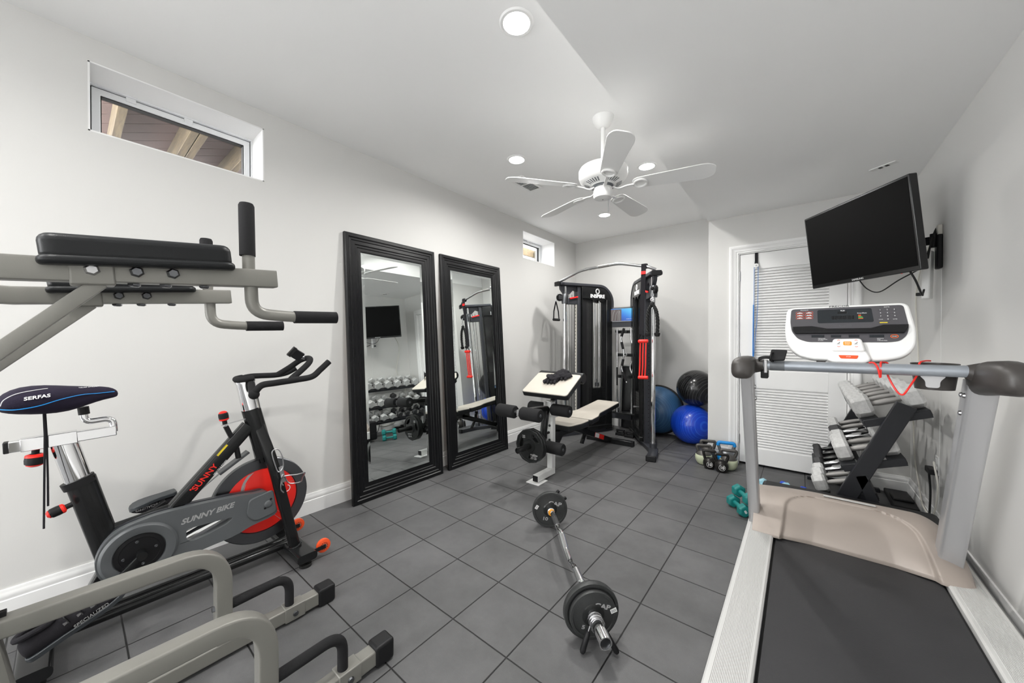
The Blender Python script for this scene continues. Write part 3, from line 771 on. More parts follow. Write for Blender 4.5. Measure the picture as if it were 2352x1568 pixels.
# crossbar, grips
cb = mesh('crossbar', MB().rod((-.15, 2.01, 1.108), (.47, 2.01, 1.113), .0215, 24), 'bar_silver', t)
mesh('bar_sleeve', MB().rod((-.108, 2.01, 1.1085), (-.055, 2.01, 1.1088), .0222, 24), 'shoe_grey', cb)
mesh('bar_shelf', MB().obox((.23, 2.05, 1.125), (1, 0, .008), (0, 1, 0), (0, 0, 1), .52, .05, .008), 'brown_plastic', t)
def grip(c, dirs, rs, sq):
    rings = []
    for p, (ra, rb) in zip(dirs, rs):
        rings.append([Vector(p) + Vector((ra * math.copysign(abs(math.cos(x)) ** sq, math.cos(x)), 0, rb * math.copysign(abs(math.sin(x)) ** sq, math.sin(x)))) for x in [2 * math.pi * i / 24 for i in range(24)]])
    b = MB(); b.loft(rings); return b
mesh('grip', grip(0, [(-.196, 2.08, 1.10), (-.196, 2.03, 1.105), (-.2, 1.96, 1.105), (-.202, 1.89, 1.10), (-.202, 1.85, 1.098), (-.202, 1.835, 1.098)], [(.03, .035), (.038, .045), (.04, .046), (.042, .048), (.038, .042), (.02, .024)], .7), 'brown_plastic', t, ang=60)
mesh('grip_neck', MB().tube([(-.165, 2.02, 1.105), (-.14, 2.012, 1.107), (-.128, 2.01, 1.108)], [.033, .028, .027], 16), 'brown_plastic', t)
mesh('bar_collar', MB().box(-.13, -.117, 1.985, 2.04, 1.075, 1.134), 'silver_paint', t, bevel=.003)
mesh('clamp', MB().box(-.142, -.114, 1.99, 2.05, 1.05, 1.085), 'black_plastic', t, bevel=.004)
mesh('grip', grip(0, [(.515, 2.11, 1.075), (.515, 2.06, 1.08), (.52, 1.99, 1.095), (.53, 1.93, 1.10), (.537, 1.88, 1.098), (.54, 1.86, 1.095), (.54, 1.85, 1.092)], [(.035, .045), (.044, .054), (.05, .058), (.05, .058), (.046, .052), (.036, .04), (.02, .02)], .75), 'brown_plastic', t, ang=60)
mesh('grip_neck', MB().tube([(.46, 2.01, 1.112), (.485, 2.012, 1.11), (.51, 2.02, 1.105)], [.0235, .034, .044], 18), 'brown_plastic', t)
# cup holder behind the bar
b = MB(); cx, cy = .405, 2.11
for rr, z0, z1, nm in ((.052, 1.035, 1.135, 'cup_holder'),):
    b.lathe([(rr - .002, z0 - 1), (rr, z0 - 1), (rr + .012, z1 - 1), (rr + .006, z1 - 1), (rr - .006, z0 - .99), (0, z0 - .99)], (cx, cy, 1.0), n=32)
mesh('cup_holder', b, 'brown_plastic', t)
mesh('holder_bracket', MB().prism(rpoly([(-.035, .0), (.035, .0), (.018, -.02), (.018, -.045), (-.018, -.045), (-.018, -.02)], .01), (.385, 2.03, 1.092), (1, 0, 0), (0, 0, 1), .004), 'silver_paint', t)
# clip-on phone holder at the left end of the bar
pb = mesh('phone_cradle', MB().prism(rpoly([(-.026, 0), (.03, .004), (.04, .05), (-.018, .052)], .006), (-.085, 2.0, 1.128), (1, 0, 0), (0, .25, 1), .02), 'black_plastic', t, bevel=.002)
mesh('cradle_ring', MB().torus((-.098, 1.985, 1.148), (1, -.3, 0), .019, .004, 20, 8), 'black_plastic', pb)
mesh('cradle_strap', MB().sweep(spline([V(-.1, 1.99, 1.145), V(-.125, 1.985, 1.146), V(-.145, 1.99, 1.14), V(-.15, 2.0, 1.13)]), rect(.004, .014)), 'black_rubber', pb)
# console
th = R(28); O = Vector((.155, 2.08, 1.21)); cu = Vector((1, 0, 0)); cv = Vector((0, math.sin(th), math.cos(th))); cn = cu.cross(cv)   # faces the runner
def cp(x, y, z=0): return O + cu * x + cv * y + cn * z
out = rpoly([(-.206, .192), (.19, .195), (.204, .06), (.196, -.012), (.165, -.055), (.10, -.076), (-.12, -.076), (-.175, -.052), (-.203, 0), (-.213, .07)], .03, 5)
cs = mesh('console', MB().prism(out, O - cn * .03, cu, cv, .03), 'white_plastic', t, bevel=.008, seg=3)
mesh('console_back', MB().prism(rpoly([(-.17, .16), (.17, .16), (.15, -.05), (-.15, -.05)], .03), O - cn * .075, cu, cv, .05), 'white_plastic', cs, bevel=.015)
pan = rpoly([(-.19, .18), (.174, .181), (.183, .075), (.176, .04), (.155, .012), (.12, .006), (-.13, .006), (-.165, .022), (-.187, .06), (-.193, .11)], .014, 4)
mesh('face_panel', MB().prism(pan, O + cn * .0002, cu, cv, .0018), 'panel_grey', cs)
mesh('display', MB().prism(rpoly([(-.096, .17), (.08, .171), (.085, .102), (-.095, .101)], .008), O + cn * .002, cu, cv, .001), 'screen_dark', cs)
mesh('display_window', MB().obox(cp(-.012, .152, .003), cu, cv, cn, .03, .01, .001), 'black_gloss', cs)
b = MB()
for i in range(14): b.obox(cp(-.045 + i * .0052, .127, .003), cu, cv, cn, .0042, .018, .001)
mesh('bar_graph', b, 'black_gloss', cs)
for i, (c, w) in enumerate((('orange', .009), ('orange', .009), ('green', .013), ('green', .015), ('orange', .015))):
    mesh('zone_bar', MB().obox(cp(.038 + w / 2, .1375 - i * .0045, .0032), cu, cv, cn, w, .0022, .0006), c, cs)
text('SmartRate', .007, cp(.05, .147, .003), cu, cv, 'letter_white', cs, ext=.0003)
text('9.31', .009, cp(-.01, .162, .003), cu, cv, 'letter_white', cs, ext=.0003, bold=.0002)
text('PRECOR', .012, cp(-.022, .1865, .0012), cu, cv, 'black_plastic', cs, ext=.0003, xs=1.5)
text('DATA', .006, cp(.126, .173, .002), cu, cv, 'letter_white', cs, ext=.0003)
text('PROGRAMS', .0055, cp(-.142, .172, .002), cu, cv, 'letter_white', cs, ext=.0003)
lab = ['1', '2', '3', '4', '5', '6', '7', '8', '9', 'CLEAR', '0', 'ENTER']
for i, s in enumerate(lab):
    x = .106 + (i % 3) * .0205; y = .160 - (i // 3) * .0155
    if len(s) == 1:
        k = mesh('key', MB().prism(oval(.0082, .0058), cp(x, y, .002), cu, cv, .0008), 'panel_grey', cs)
        text(s, .0075, cp(x, y, .003), cu, cv, 'letter_white', cs, ext=.0002)
    else: text(s, .0042, cp(x, y, .0022), cu, cv, 'letter_white', cs, ext=.0002)
mesh('caution_strip', MB().obox(cp(.113, .098, .0024), cu, cv, cn, .023, .004, .0006), 'yellow', cs)
for i in range(6):
    x = -.158 + (i % 2) * .0325; y = .158 - (i // 2) * .0135
    o2 = rpoly(rect(.029, .0115), .005); i2 = rpoly(rect(.0275, .01), .0045)
    k = mesh('program_key', MB().prism(o2, cp(x, y, .002), cu, cv, .0007, holes=[i2[::-1]]), 'orange_red', cs)
    b = MB()
    for j in range(5): h = (.003, .0045, .006, .0045, .003)[j] if i != 3 else (.002, .005, .003, .006, .003)[j]; b.obox(cp(x - .008 + j * .004, y - .003 + h / 2, .0022), cu, cv, cn, .003, h, .0005)
    mesh('program_icon', b, 'letter_white', k)
b = MB(); b.prism([(-.186, .08), (-.115, .082), (-.066, .068), (.073, .068), (.111, .083), (.182, .083), (.178, .066), (.168, .046), (-.174, .046), (-.184, .062)], O + cn * .0018, cu, cv, .012)
mesh('reading_ledge', b, 'black_plastic', cs, bevel=.003)
for x0, x1 in ((-.117, -.074), (-.052, -.019), (.005, .038), (.068, .111)):
    mesh('readout', MB().obox(cp((x0 + x1) / 2, .034, .0028), cu, cv, cn, x1 - x0, .011, .0015), 'screen_dark', cs)
for x, ls in ((-.095, ['TIME ELAPSED', 'TIME REMAINING', 'CALORIES']), (.09, ['DISTANCE', 'PACE', 'AVERAGE SPEED'])):
    for i, s in enumerate(ls): text(s, .004, cp(x, .0235 - i * .005, .0022), cu, cv, 'letter_white', cs, ext=.0002, align='LEFT')
text('INCLINE', .0045, cp(-.028, .014, .0022), cu, cv, 'letter_white', cs, ext=.0002); text('SPEED', .0045, cp(.022, .014, .0022), cu, cv, 'letter_white', cs, ext=.0002)
mesh('pause_key', MB().prism(oval(.0115, .0085), cp(.14, .033, .002), cu, cv, .0012, holes=[oval(.0095, .0067)[::-1]]), 'orange', cs)
text('PAUSE', .0045, cp(.14, .033, .0022), cu, cv, 'letter_white', cs, ext=.0002)
mesh('arrow_keys', MB().prism(rpoly(rect(.038, .009), .004), cp(-.004, .088, .002), cu, cv, .0006, holes=[rpoly(rect(.0365, .0076), .0035)[::-1]]), 'shoe_grey', cs)
pod = mesh('control_pod', MB().prism(rpoly([(-.047, .012), (.042, .014), (.052, -.046), (-.052, -.046)], .012, 5), O + cn * -.01, cu, cv, .034), 'white_plastic', t, bevel=.008, seg=3)
mesh('pod_base', MB().prism(rpoly([(-.055, -.035), (.055, -.035), (.07, -.078), (.05, -.094), (-.05, -.094), (-.07, -.078)], .012, 5), O + cn * -.02, cu, cv, .034), 'white_plastic', pod, bevel=.008, seg=3)
k = mesh('start_key', MB().prism(rpoly(rect(.026, .018), .005), cp(-.002, -.012, .024), cu, cv, .0012), 'amber', pod)
text('QUICK', .0055, cp(-.002, -.0085, .0254), cu, cv, 'letter_white', pod, ext=.0002); text('START', .0055, cp(-.002, -.0155, .0254), cu, cv, 'letter_white', pod, ext=.0002)
for x in (-.029, .025):
    for y, s in ((.003, 1), (-.027, -1)):
        b = MB(); 
        for e in (-1, 1): b.obox(cp(x + e * .0022, y, .0246), cu * .8 - cv * .6 * e * s, cu * .6 * e * s + cv * .8, cn, .006, .0014, .0006)
        mesh('arrow_mark', b, 'orange_red', pod)
    b = MB(); b.obox(cp(x, -.011, .0246), cu + cv, cv - cu, cn, .009, .002, .0006); b.obox(cp(x - .001, -.0145, .0246), cu, cv, cn, .01, .001, .0006); b.ball(cp(x + .003, -.007, .0246), .0013, 8, 6)
    mesh('runner_mark', b, 'shoe_grey', pod)
mesh('stop_key', MB().prism(rpoly([(-.031, -.063), (.031, -.063), (.026, -.078), (-.024, -.078)], .004), O + cn * .0135, cu, cv, .003), 'orange_red', pod, bevel=.001)
text('STOP', .006, cp(0, -.0705, .017), cu, cv, 'letter_white', pod, ext=.0002)
# console mast
b = MB(); b.beam((.07, 2.06, 1.10), (.07, 2.13, 1.25), .03, .03, (1, 0, 0)); b.beam((.25, 2.06, 1.10), (.25, 2.13, 1.25), .03, .03, (1, 0, 0))
mesh('console_mount', b, 'brown_plastic', t)
# red safety lanyard
mesh('safety_lanyard', MB().tube(spline([V(.215, 2.01, 1.135), V(.225, 1.985, 1.135), V(.235, 1.98, 1.115), V(.242, 1.984, 1.08), V(.244, 1.99, 1.105), V(.245, 2.0, 1.136), V(.255, 2.03, 1.137), V(.27, 2.04, 1.13), V(.268, 2.035, 1.09), V(.29, 2.02, 1.03), V(.305, 2.01, 1.015), V(.32, 2.02, 1.035), V(.35, 2.035, 1.10), V(.352, 2.03, 1.137), V(.37, 2.06, 1.145), V(.39, 2.09, 1.145)], 8), .0032, 8), 'bright_red', t)
# ================================================================ POWER TOWER (left foreground)
t = thing('power_tower', 'grey dip and knee-raise tower standing in the left foreground', 'exercise tower', (-1.48, .1, 0))
def tower_side(x, sgn, arm0, arm1):
    G = 'tower_grey'
    sq = rpoly(rect(.05, .05), .006, 2); rc = rpoly(rect(.05, .05), .006, 2)
    # arm, slightly rising to the front
    a = mesh('arm', MB().sweep([V(x, -.30, 1.355), V(x, -.1, arm0), V(x, .395, arm1)], sq), G, t, bevel=.0)
    mesh('arm_sleeve', MB().beam((x, .0, arm0 + .003), (x, .068, arm0 + .008), .056, .056), G, t, bevel=.004)
    for k, y in enumerate((.033, .102, .165)):
        z = arm0 + (y + .1) * (arm1 - arm0) / .495
        mesh('bolt', MB().lathe([(.013, 0), (.013, .004), (.009, .009), (0, .009)], (x + .026, y, z), (1, 0, 0), 6), 'steel' if k == 0 else 'dark_steel', t)
    for y in (.1, .155, .23):
        z = arm0 + (y + .1) * (arm1 - arm0) / .495
        mesh('bolt', MB().lathe([(.012, 0), (.012, .004), (.008, .007), (0, .007)], (x, y, z - .026), (0, 0, -1), 6), 'dark_steel', t)
    # diagonal brace
    mesh('brace', MB().sweep([V(x, .045, arm0 - .015), V(x, -.235, 1.035)], rpoly(rect(.028, .038), .004, 2), up=(1, 0, 0)), G, t)
    # upright, leaning back, on the base leg
    mesh('upright', MB().sweep([V(x, -.1, .03), V(x, -.30, 1.37)], rpoly(rect(.06, .06), .006, 2), up=(1, 0, 0)), G, t)
    # padded elbow rest
    s = Vector((0, .33, .036)).normalized(); o = Vector((x, .122, arm0 + .056)); up = Vector((1, 0, 0)).cross(s)
    plan = rpoly(rect(.325, .105), .03, 6)
    pd = mesh('elbow_pad', MB().prism(plan, o - up * .02, s, (-1, 0, 0), .058), 'black_vinyl', t, bevel=.016, seg=4)
    mesh('pad_base', MB().prism(rpoly(rect(.335, .113), .03, 6), o - up * .028, s, (-1, 0, 0), .02), 'black_vinyl', pd, bevel=.008, seg=3)
    # vertical grip
    z = arm1
    gp = mesh('hand_grip', MB().lathe([(.0, .07), (.0195, .07), (.0195, .215), (.0165, .222), (0, .223)], (x, .328, z - .01), (-.02, -.01, 1), 20), 'black_foam', t)
    mesh('grip_tube', MB().rod((x, .33, z), (x, .329, z + .08), .0155, 18), G, t)
    # dip handle below the arm
    pts = fil([V(x, .335, z - .02), V(x, .338, z - .105), V(x + .005, .44, z - .112), V(x + .012, .58, z - .108)], .07, 8)
    mesh('dip_tube', MB().tube(pts[:-1] + [V(x + .006, .46, z - .112)], .0165, 16), G, t)
    mesh('dip_grip', MB().tube([V(x + .0055, .447, z - .112), V(x + .012, .575, z - .108)], .0195, 20), 'black_foam', t)
    # base leg
    mesh('base_leg', MB().beam((x, -.42, .04), (x, .74, .04), .052, .055), G, t, bevel=.005)
    ft = MB().box(x - .034, x + .034, .71, .785, .002, .08); mesh('foot_cap', ft, 'black_plastic', t, bevel=.01, seg=3)
    mesh('foot_cap', MB().box(x - .034, x + .034, -.47, -.4, .002, .08), 'black_plastic', t, bevel=.01, seg=3)
    mesh('leg_sleeve', MB().beam((x, .575, .04), (x, .655, .04), .058, .061), G, t, bevel=.003)
    mesh('bolt', MB().lathe([(.011, 0), (.009, .006), (0, .008)], (x + .029, .615, .035), (1, 0, 0), 14), 'dark_steel', t)
    # curved side strut: from the upright forward, then down to the leg
    st = fil([V(x, -.13, .425), V(x, .37, .42), V(x, .37, .06)], .13, 12)
    k = mesh('side_strut', MB().sweep(st, rpoly(rect(.052, .05), .007, 3), up=(1, 0, 0)), G, t, ang=40)
    mesh('strut_plate', MB().box(x - .03, x + .03, -.142, -.128, .37, .475), G, t, bevel=.002)
    mesh('bolt', MB().lathe([(.012, 0), (.012, .014), (0, .014)], (x - .01, -.128, .455), (0, 1, 0), 6), 'black_plastic', t)
    mesh('bolt', MB().lathe([(.011, 0), (.009, .008), (0, .008)], (x, .344, .2), (0, -1, 0), 6), 'dark_steel', t)
    # push-up handle on the leg
    ph = fil([V(x, .395, .19), V(x, .6, .196), V(x, .6, .06)], .07, 10)
    mesh('push_up_handle', MB().tube(ph, .0175, 18), 'black_foam', t)
tower_side(-1.25, 1, 1.372, 1.410)
tower_side(-1.735, -1, 1.352, 1.393)
mesh('crossbar', MB().beam((-1.735, -.3, 1.37), (-1.25, -.3, 1.37), .05, .05), 'tower_grey', t, bevel=.004)
mesh('back_crossbar', MB().beam((-1.735, -.4, .04), (-1.25, -.4, .04), .05, .05), 'tower_grey', t, bevel=.004)
mesh('back_pad', MB().box(-1.62, -1.37, -.30, -.24, 1.0, 1.55), 'black_vinyl', t, bevel=.02, seg=3)

# ================================================================ SPIN BIKE along the left wall
t = thing('exercise_bike', 'black and red spin bike standing along the left wall', 'exercise bike', (-2.28, .42, 0))
BX = -2.28
K = 'black_paint'
ov = oval(.032, .019, 18)
# stabilisers
mesh('front_stabiliser', MB().sweep([V(-2.5, .80, .055), V(-2.055, .80, .055)], rpoly([(-.05, -.022), (.05, -.022), (.05, .022), (-.05, .022)], .022, 5)), K, t)
mesh('rear_stabiliser', MB().sweep([V(-2.5, -.085, .055), V(-2.06, -.085, .055)], rpoly([(-.045, -.022), (.045, -.022), (.045, .022), (-.045, .022)], .022, 5)), K, t)
for x, y in ((-2.085, .80), (-2.475, .80), (-2.085, -.085), (-2.475, -.085)): mesh('levelling_foot', MB().lathe([(.03, 0), (.03, .014), (.01, .018), (.01, .04)], (x, y, 0), n=20), 'black_rubber', t)
mesh('base_tube', MB().tube([V(BX, -.07, .062), V(BX, .79, .062)], .021, 16), K, t)
mesh('base_tube', MB().tube([V(BX - .05, -.07, .062), V(BX - .05, .79, .062)], .021, 16), K, t)
for x in (-2.10, -2.46):
    w = mesh('transport_wheel', MB().lathe([(.006, -.012), (.024, -.012), (.036, -.009), (.037, 0), (.036, .009), (.024, .012), (.006, .012)], (x, .90, .062), (1, 0, 0), 32), 'orange_red', t)
    mesh('wheel_hub', MB().lathe([(.005, -.016), (.012, -.016), (.012, .016), (.005, .016)], (x, .90, .062), (1, 0, 0), 16), 'steel', w)
    b = MB()
    for k in range(12): a = 2 * math.pi * k / 12; b.obox((x + .0125, .90 + .017 * math.cos(a), .062 + .017 * math.sin(a)), (1, 0, 0), (0, math.cos(a), math.sin(a)), (0, -math.sin(a), math.cos(a)), .001, .006, .003)
    mesh('spoke_marks', b, 'black_plastic', w)
    mesh('wheel_bracket', MB().beam((x + .018, .835, .06), (x + .018, .905, .062), .006, .02), 'black_plastic', t)
# frame
sx = lambda y, z: V(BX + .02, y, z)
mesh('seat_tube', MB().sweep([sx(.026, .665), sx(.105, .32), sx(.13, .21)], oval(.043, .029, 24), up=(1, 0, 0)), K, t)
mesh('tube_collar', MB().sweep([sx(.018, .668), sx(.028, .64)], oval(.047, .033, 24), up=(1, 0, 0)), 'black_plastic', t)
mesh('rear_strut', MB().sweep([sx(.11, .30), sx(.0, .07)], rpoly(rect(.05, .05), .01), up=(1, 0, 0)), K, t)
mesh('seat_post', MB().sweep([sx(-.016, .83), sx(.024, .655)], oval(.037, .025, 28), up=(1, 0, 0)), 'chrome', t)
mesh('centre_tube', MB().sweep([sx(.09, .427), sx(.30, .452)], oval(.02, .014, 18), up=(1, 0, 0)), K, t)
mesh('down_tube', MB().sweep([sx(.285, .42), sx(.592, .775)], rpoly(rect(.064, .05), .016, 4), up=(1, 0, 0)), K, t)
mesh('head_tube', MB().sweep([V(BX + .02, .603, .862), V(BX + .02, .665, .6)], oval(.043, .034, 24), up=(1, 0, 0)), K, t)
mesh('head_tube_lower', MB().sweep([V(BX - .01, .625, .74), V(BX - .01, .665, .56)], oval(.02, .026, 18), up=(1, 0, 0)), K, t)
for x in (-2.195, -2.405):
    mesh('fork_leg', MB().sweep(fil([V(BX + .02 if x > -2.3 else BX - .02, .625, .80), V(x, .675, .60), V(x, .79, .065)], .1), rpoly(rect(.052, .036), .014, 4), up=(1, 0, 0)), K, t)
mesh('fork_weld', MB().torus((-2.195, .787, .08), (0, .2, -1), .029, .006, 20, 8), K, t)
# handlebar post
mesh('handlebar_post', MB().sweep([V(BX + .02, .578, 1.008), V(BX + .02, .606, .855)], oval(.042, .033, 28), up=(1, 0, 0)), 'chrome', t)
mesh('post_rim', MB().sweep([V(BX + .02, .577, 1.012), V(BX + .02, .5785, 1.002)], oval(.045, .036, 28), up=(1, 0, 0)), 'chrome', t)
hb = 'black_foam'
hx = BX + .02
b = MB(); b.tube(spline([V(hx - .04, .575, 1.026), V(hx - .02, .545, 1.022), V(hx + .02, .542, 1.02), V(hx + .05, .57, 1.024), V(hx + .045, .60, 1.026)], 6), .015, 12)
mesh('handlebar_loop', b, hb, t)
b = MB(); b.tube(spline([V(hx + .055, .59, 1.0), V(-2.13, .575, .957), V(-2.10, .572, .957), V(-2.085, .60, .998), V(-2.08, .66, 1.006), V(-2.08, .76, 1.014), V(-2.08, .835, 1.024), V(-2.08, .88, 1.06), V(-2.08, .926, 1.102)], 8), .016, 16)
mesh('handlebar', b, hb, t)
mesh('bar_cap', MB().ball((-2.098, .573, .955), .0235, 18, 12), hb, t)
b = MB(); b.tube(spline([V(hx - .055, .60, 1.0), V(-2.42, .59, .985), V(-2.46, .60, 1.0), V(-2.47, .66, 1.014), V(-2.47, .78, 1.012), V(-2.46, .84, 1.022), V(-2.44, .885, 1.05)], 8), .016, 16)
mesh('handlebar', b, hb, t)
b = MB(); b.tube(spline([V(-2.10, .735, 1.012), V(-2.15, .765, 1.02), V(-2.17, .81, 1.05), V(-2.19, .86, 1.09), V(-2.23, .885, 1.112), V(-2.29, .89, 1.115), V(-2.34, .87, 1.10), V(-2.38, .83, 1.06), V(-2.42, .78, 1.018)], 8), .016, 16)
mesh('aero_bar', b, hb, t)
b = MB(); o = V(-2.28, .838, 1.135); a1 = Vector((0, .8, -.55)).normalized(); a2 = Vector((.35, .5, .75)).normalized(); a3 = a1.cross(a2).normalized(); a2 = a3.cross(a1)
b.obox(o, a1, a2, a3, .048, .052, .02); 
for k in range(4): b.obox(o - a1 * (.028 + k * .006), a1, a2, a3, .0025, .06, .024)
mesh('phone_mount', b, 'black_plastic', t, bevel=.001)
mesh('mount_joint', MB().tube([o + a1 * .02, V(-2.29, .885, 1.115)], .009, 10), 'steel', t)
# saddle
s = []
prof = [(-.165, .998, .055, .012, .02), (-.155, 1.0, .08, .03, .035), (-.12, 1.008, .1, .045, .055), (-.06, 1.01, .098, .045, .066), (0, 1.006, .07, .038, .062), (.05, 1.008, .045, .03, .042), (.09, 1.01, .034, .024, .03), (.118, 1.006, .028, .018, .022), (.13, 1.0, .014, .008, .01)]
rings = []
for y, z, w, hu, hd in prof:
    rings.append([Vector((-2.24 + w * math.copysign(abs(math.cos(x)) ** .8, math.cos(x)), y, z + (hu if math.sin(x) >= 0 else hd) * math.copysign(abs(math.sin(x)) ** .85, math.sin(x)))) for x in [2 * math.pi * i / 28 for i in range(28)]])
sd = mesh('saddle', MB().loft(rings), 'navy_cloth', t, ang=80, sub=1)
def side(k, off=.0): y, z, w, hu, hd = prof[k]; return V(-2.24 + w + .001, y, z - .004 + off)
mesh('blue_piping', MB().tube(spline([V(-2.24 + .083, -.154, .985), V(-2.24 + .1015, -.118, .981), V(-2.24 + .099, -.07, .987), V(-2.24 + .085, -.02, 1.003), V(-2.24 + .06, .03, 1.012), V(-2.24 + .042, .07, 1.011), V(-2.24 + .031, .118, 1.012)], 6), .0016, 6), 'sky_blue', sd)
mesh('white_piping', MB().tube(spline([V(-2.24 + .085, -.150, .996), V(-2.24 + .092, -.142, 1.018), V(-2.24 + .085, -.115, 1.036), V(-2.24 + .07, -.07, 1.044), V(-2.24 + .06, -.05, 1.045)], 6), .0012, 6), 'letter_white', sd)
text('SERFAS', .017, (-2.24 + .0975, -.072, 1.019), (0, 1, .12), (-.3, 0, 1), 'letter_white', sd, ext=.0008, xs=1.1, bold=.0004)
text('RELIEF STRUCT', .008, (-2.24 + .03, .05, 1.0378), (0, 1, .02), (-1, 0, .3), 'letter_white', sd, ext=.0006)
mesh('drawstring', MB().tube([V(-2.2, -.06, .95), V(-2.198, -.058, .87), V(-2.2, -.06, .7), V(-2.2, -.062, .52)], .003, 6), 'black_cloth', t)
mesh('drawstring', MB().tube([V(-2.205, -.057, .95), V(-2.203, -.054, .87), V(-2.205, -.052, .7), V(-2.205, -.052, .6)], .003, 6), 'black_cloth', t)
mesh('saddle_clamp', MB().rod((-2.255, .035, .955), (-2.255, .038, .925), .016, 14), 'black_plastic', t)
mesh('saddle_stem', MB().tube(fil([V(-2.255, .035, .94), V(-2.255, .04, .893), V(-2.255, .115, .898), V(-2.255, .118, .84)], .03, 7), .0125, 18), 'chrome', t)
mesh('slider', MB().beam((-2.255, -.142, .833), (-2.255, .125, .845), .036, .040), 'chrome', t, bevel=.003)
mesh('slider_sleeve', MB().beam((-2.255, -.115, .8345), (-2.255, .02, .841), .043, .047), 'chrome', t, bevel=.002)
mesh('slider_cap', MB().beam((-2.255, -.152, .8325), (-2.255, -.138, .833), .037, .041), 'black_plastic', t, bevel=.003)
def knob(p, ax, r, nm='adjuster_knob'):
    k = mesh(nm, MB().lathe([(.0, -.035), (r * .5, -.034), (r * .95, -.024), (r, -.01), (r * .93, .006), (r * .55, .012), (.01, .014), (.01, .03)], p, ax, 28), 'black_plastic', t)
    mesh('red_band', MB().lathe([(r * .96, .001), (r * .99, .001), (r * .94, .008), (r * .6, .012), (r * .6, .0)], p, ax, 28), 'bright_red', k)
    mesh('red_cap', MB().lathe([(0, -.037), (r * .45, -.0362), (r * .8, -.0305), (r * .8, -.028)], p, ax, 28), 'bright_red', k)
knob((-2.255, -.082, .783), (0, .05, 1), .026)
knob((-2.22, -.022, .572), (-.05, .85, .28), .019)
knob((BX + .03, .487, .832), (0, .15, -1), .021, 'resistance_knob')
mesh('resistance_rod', MB().rod((BX + .03, .489, .82), (BX + .03, .512, .74), .006, 10), 'steel', t)
mesh('resistance_sleeve', MB().beam((BX + .03, .494, .79), (BX + .03, .517, .73), .02, .02, (1, 0, 0)), 'black_plastic', t)
mesh('brake_lever', MB().beam((BX + .03, .478, .797), (BX + .03, .58, .815), .012, .003), 'steel', t)
mesh('brake_rod', MB().rod((BX + .02, .54, .67), (BX + .02, .548, .615), .012, 12), 'black_plastic', t)
mesh('brake_caliper', MB().beam((BX - .02, .475, .545), (BX - .02, .60, .628), .05, .012), 'dark_steel', t, bevel=.002)
mesh('brake_spring', MB().beam((BX - .02, .40, .485), (BX - .02, .49, .555), .012, .006), 'steel', t)
# flywheel
fc = V(-2.30, .66, .352)
fl = mesh('flywheel', MB().lathe([(.03, -.012), (.17, -.012), (.172, -.018), (.222, -.018), (.226, -.014), (.226, .014), (.222, .018), (.172, .018), (.17, .012), (.03, .012)], fc, (1, 0, 0), 72), 'dark_steel', t)
mesh('flywheel_face', MB().lathe([(.168, -.0), (.168, .0145), (.165, .0155), (.03, .0155)], fc, (1, 0, 0), 72), 'bright_red', fl)
def fpt(r, a, x=.0162): return V(fc.x + x, fc.y + r * math.cos(R(a)), fc.z + r * math.sin(R(a)))
def arcband(r0, a0, r1, a1, w0, w1, cur=.0):
    b = MB(); n = 14; L1 = []; L2 = []
    for i in range(n + 1):
        k = i / n; r = r0 + (r1 - r0) * k + cur * math.sin(math.pi * k); a = a0 + (a1 - a0) * k; w = (w0 + (w1 - w0) * k) / 2
        L1.append(fpt(r, a + math.degrees(w / max(r, .03)))); L2.append(fpt(r, a - math.degrees(w / max(r, .03))))
    b.v = L1 + L2; b.f = [(i, i + 1, n + 2 + i, n + 1 + i) for i in range(n)]; return b
for aa in ((.165, 108, .08, 168, .03, .012), (.13, 125, .075, 165, .004, .01), (.165, 20, .12, 30, .002, .001), (.163, -58, .1, -62, .002, .001), (.163, -48, .1, -50, .002, .001)):
    mesh('flywheel_stripe', arcband(*aa), 'letter_silver', fl)
for rr, aa, k in ((.12, 12, .018), (.105, 0, .012), (.1, -16, .018)):
    c = fpt(rr, aa, .0165); b = MB(); b.tube([c + V(0, k * math.cos(x), k * math.sin(x)) for x in [R(-130 + 20 * i) for i in range(11)]], .0022, 6); mesh('flywheel_letter', b, 'letter_white', fl)
mesh('axle', MB().rod((-2.40, .66, .352), (-2.19, .66, .352), .012, 14), 'steel', t)
# chain guard
SH = [(.064, .345), (.062, .30), (.075, .255), (.11, .215), (.17, .185), (.24, .19), (.30, .213), (.392, .232), (.513, .244), (.589, .266), (.69, .284), (.700, .325), (.663, .416), (.60, .428), (.539, .438), (.41, .449), (.27, .456), (.2, .451), (.13, .434), (.088, .40)]
shp = [(p.x, p.y) for p in spline([(x, z, 0) for x, z in SH], 3, closed=True)]
CUT = rpoly([(.336, .352), (.43, .348), (.515, .342), (.49, .318), (.42, .298), (.36, .288), (.335, .305)], .016, 4)
g = mesh('chain_guard', MB().prism(shp, (-2.235, 0, 0), (0, 1, 0), (0, 0, 1), .035, holes=[CUT[::-1]]), 'shroud_grey', t, bevel=.009, seg=3)
mesh('guard_rim', MB().prism([(p[0] * .985 + .003, p[1] + .004) for p in shp], (-2.26, 0, 0), (0, 1, 0), (0, 0, 1), .025, holes=[[(.425 + (p[0] - .425) * 1.12 - .012, .32 + (p[1] - .32) * 1.35 + .004) for p in CUT][::-1]]), 'charcoal_metal', g)
cc = V(-2.2, .187, .322)
mesh('guard_ring', MB().lathe([(.078, -.004), (.082, .008), (.09, .011), (.112, .011), (.120, .004), (.122, -.004)], cc + V(0, 0, -.006), (1, 0, 0), 56), 'shroud_grey', g)
ch = mesh('chainring_cover', MB().lathe([(0, .004), (.062, .004), (.064, .006), (.078, .004), (.078, -.004)], cc + V(0, 0, -.006), (1, 0, 0), 48), 'black_plastic', g)
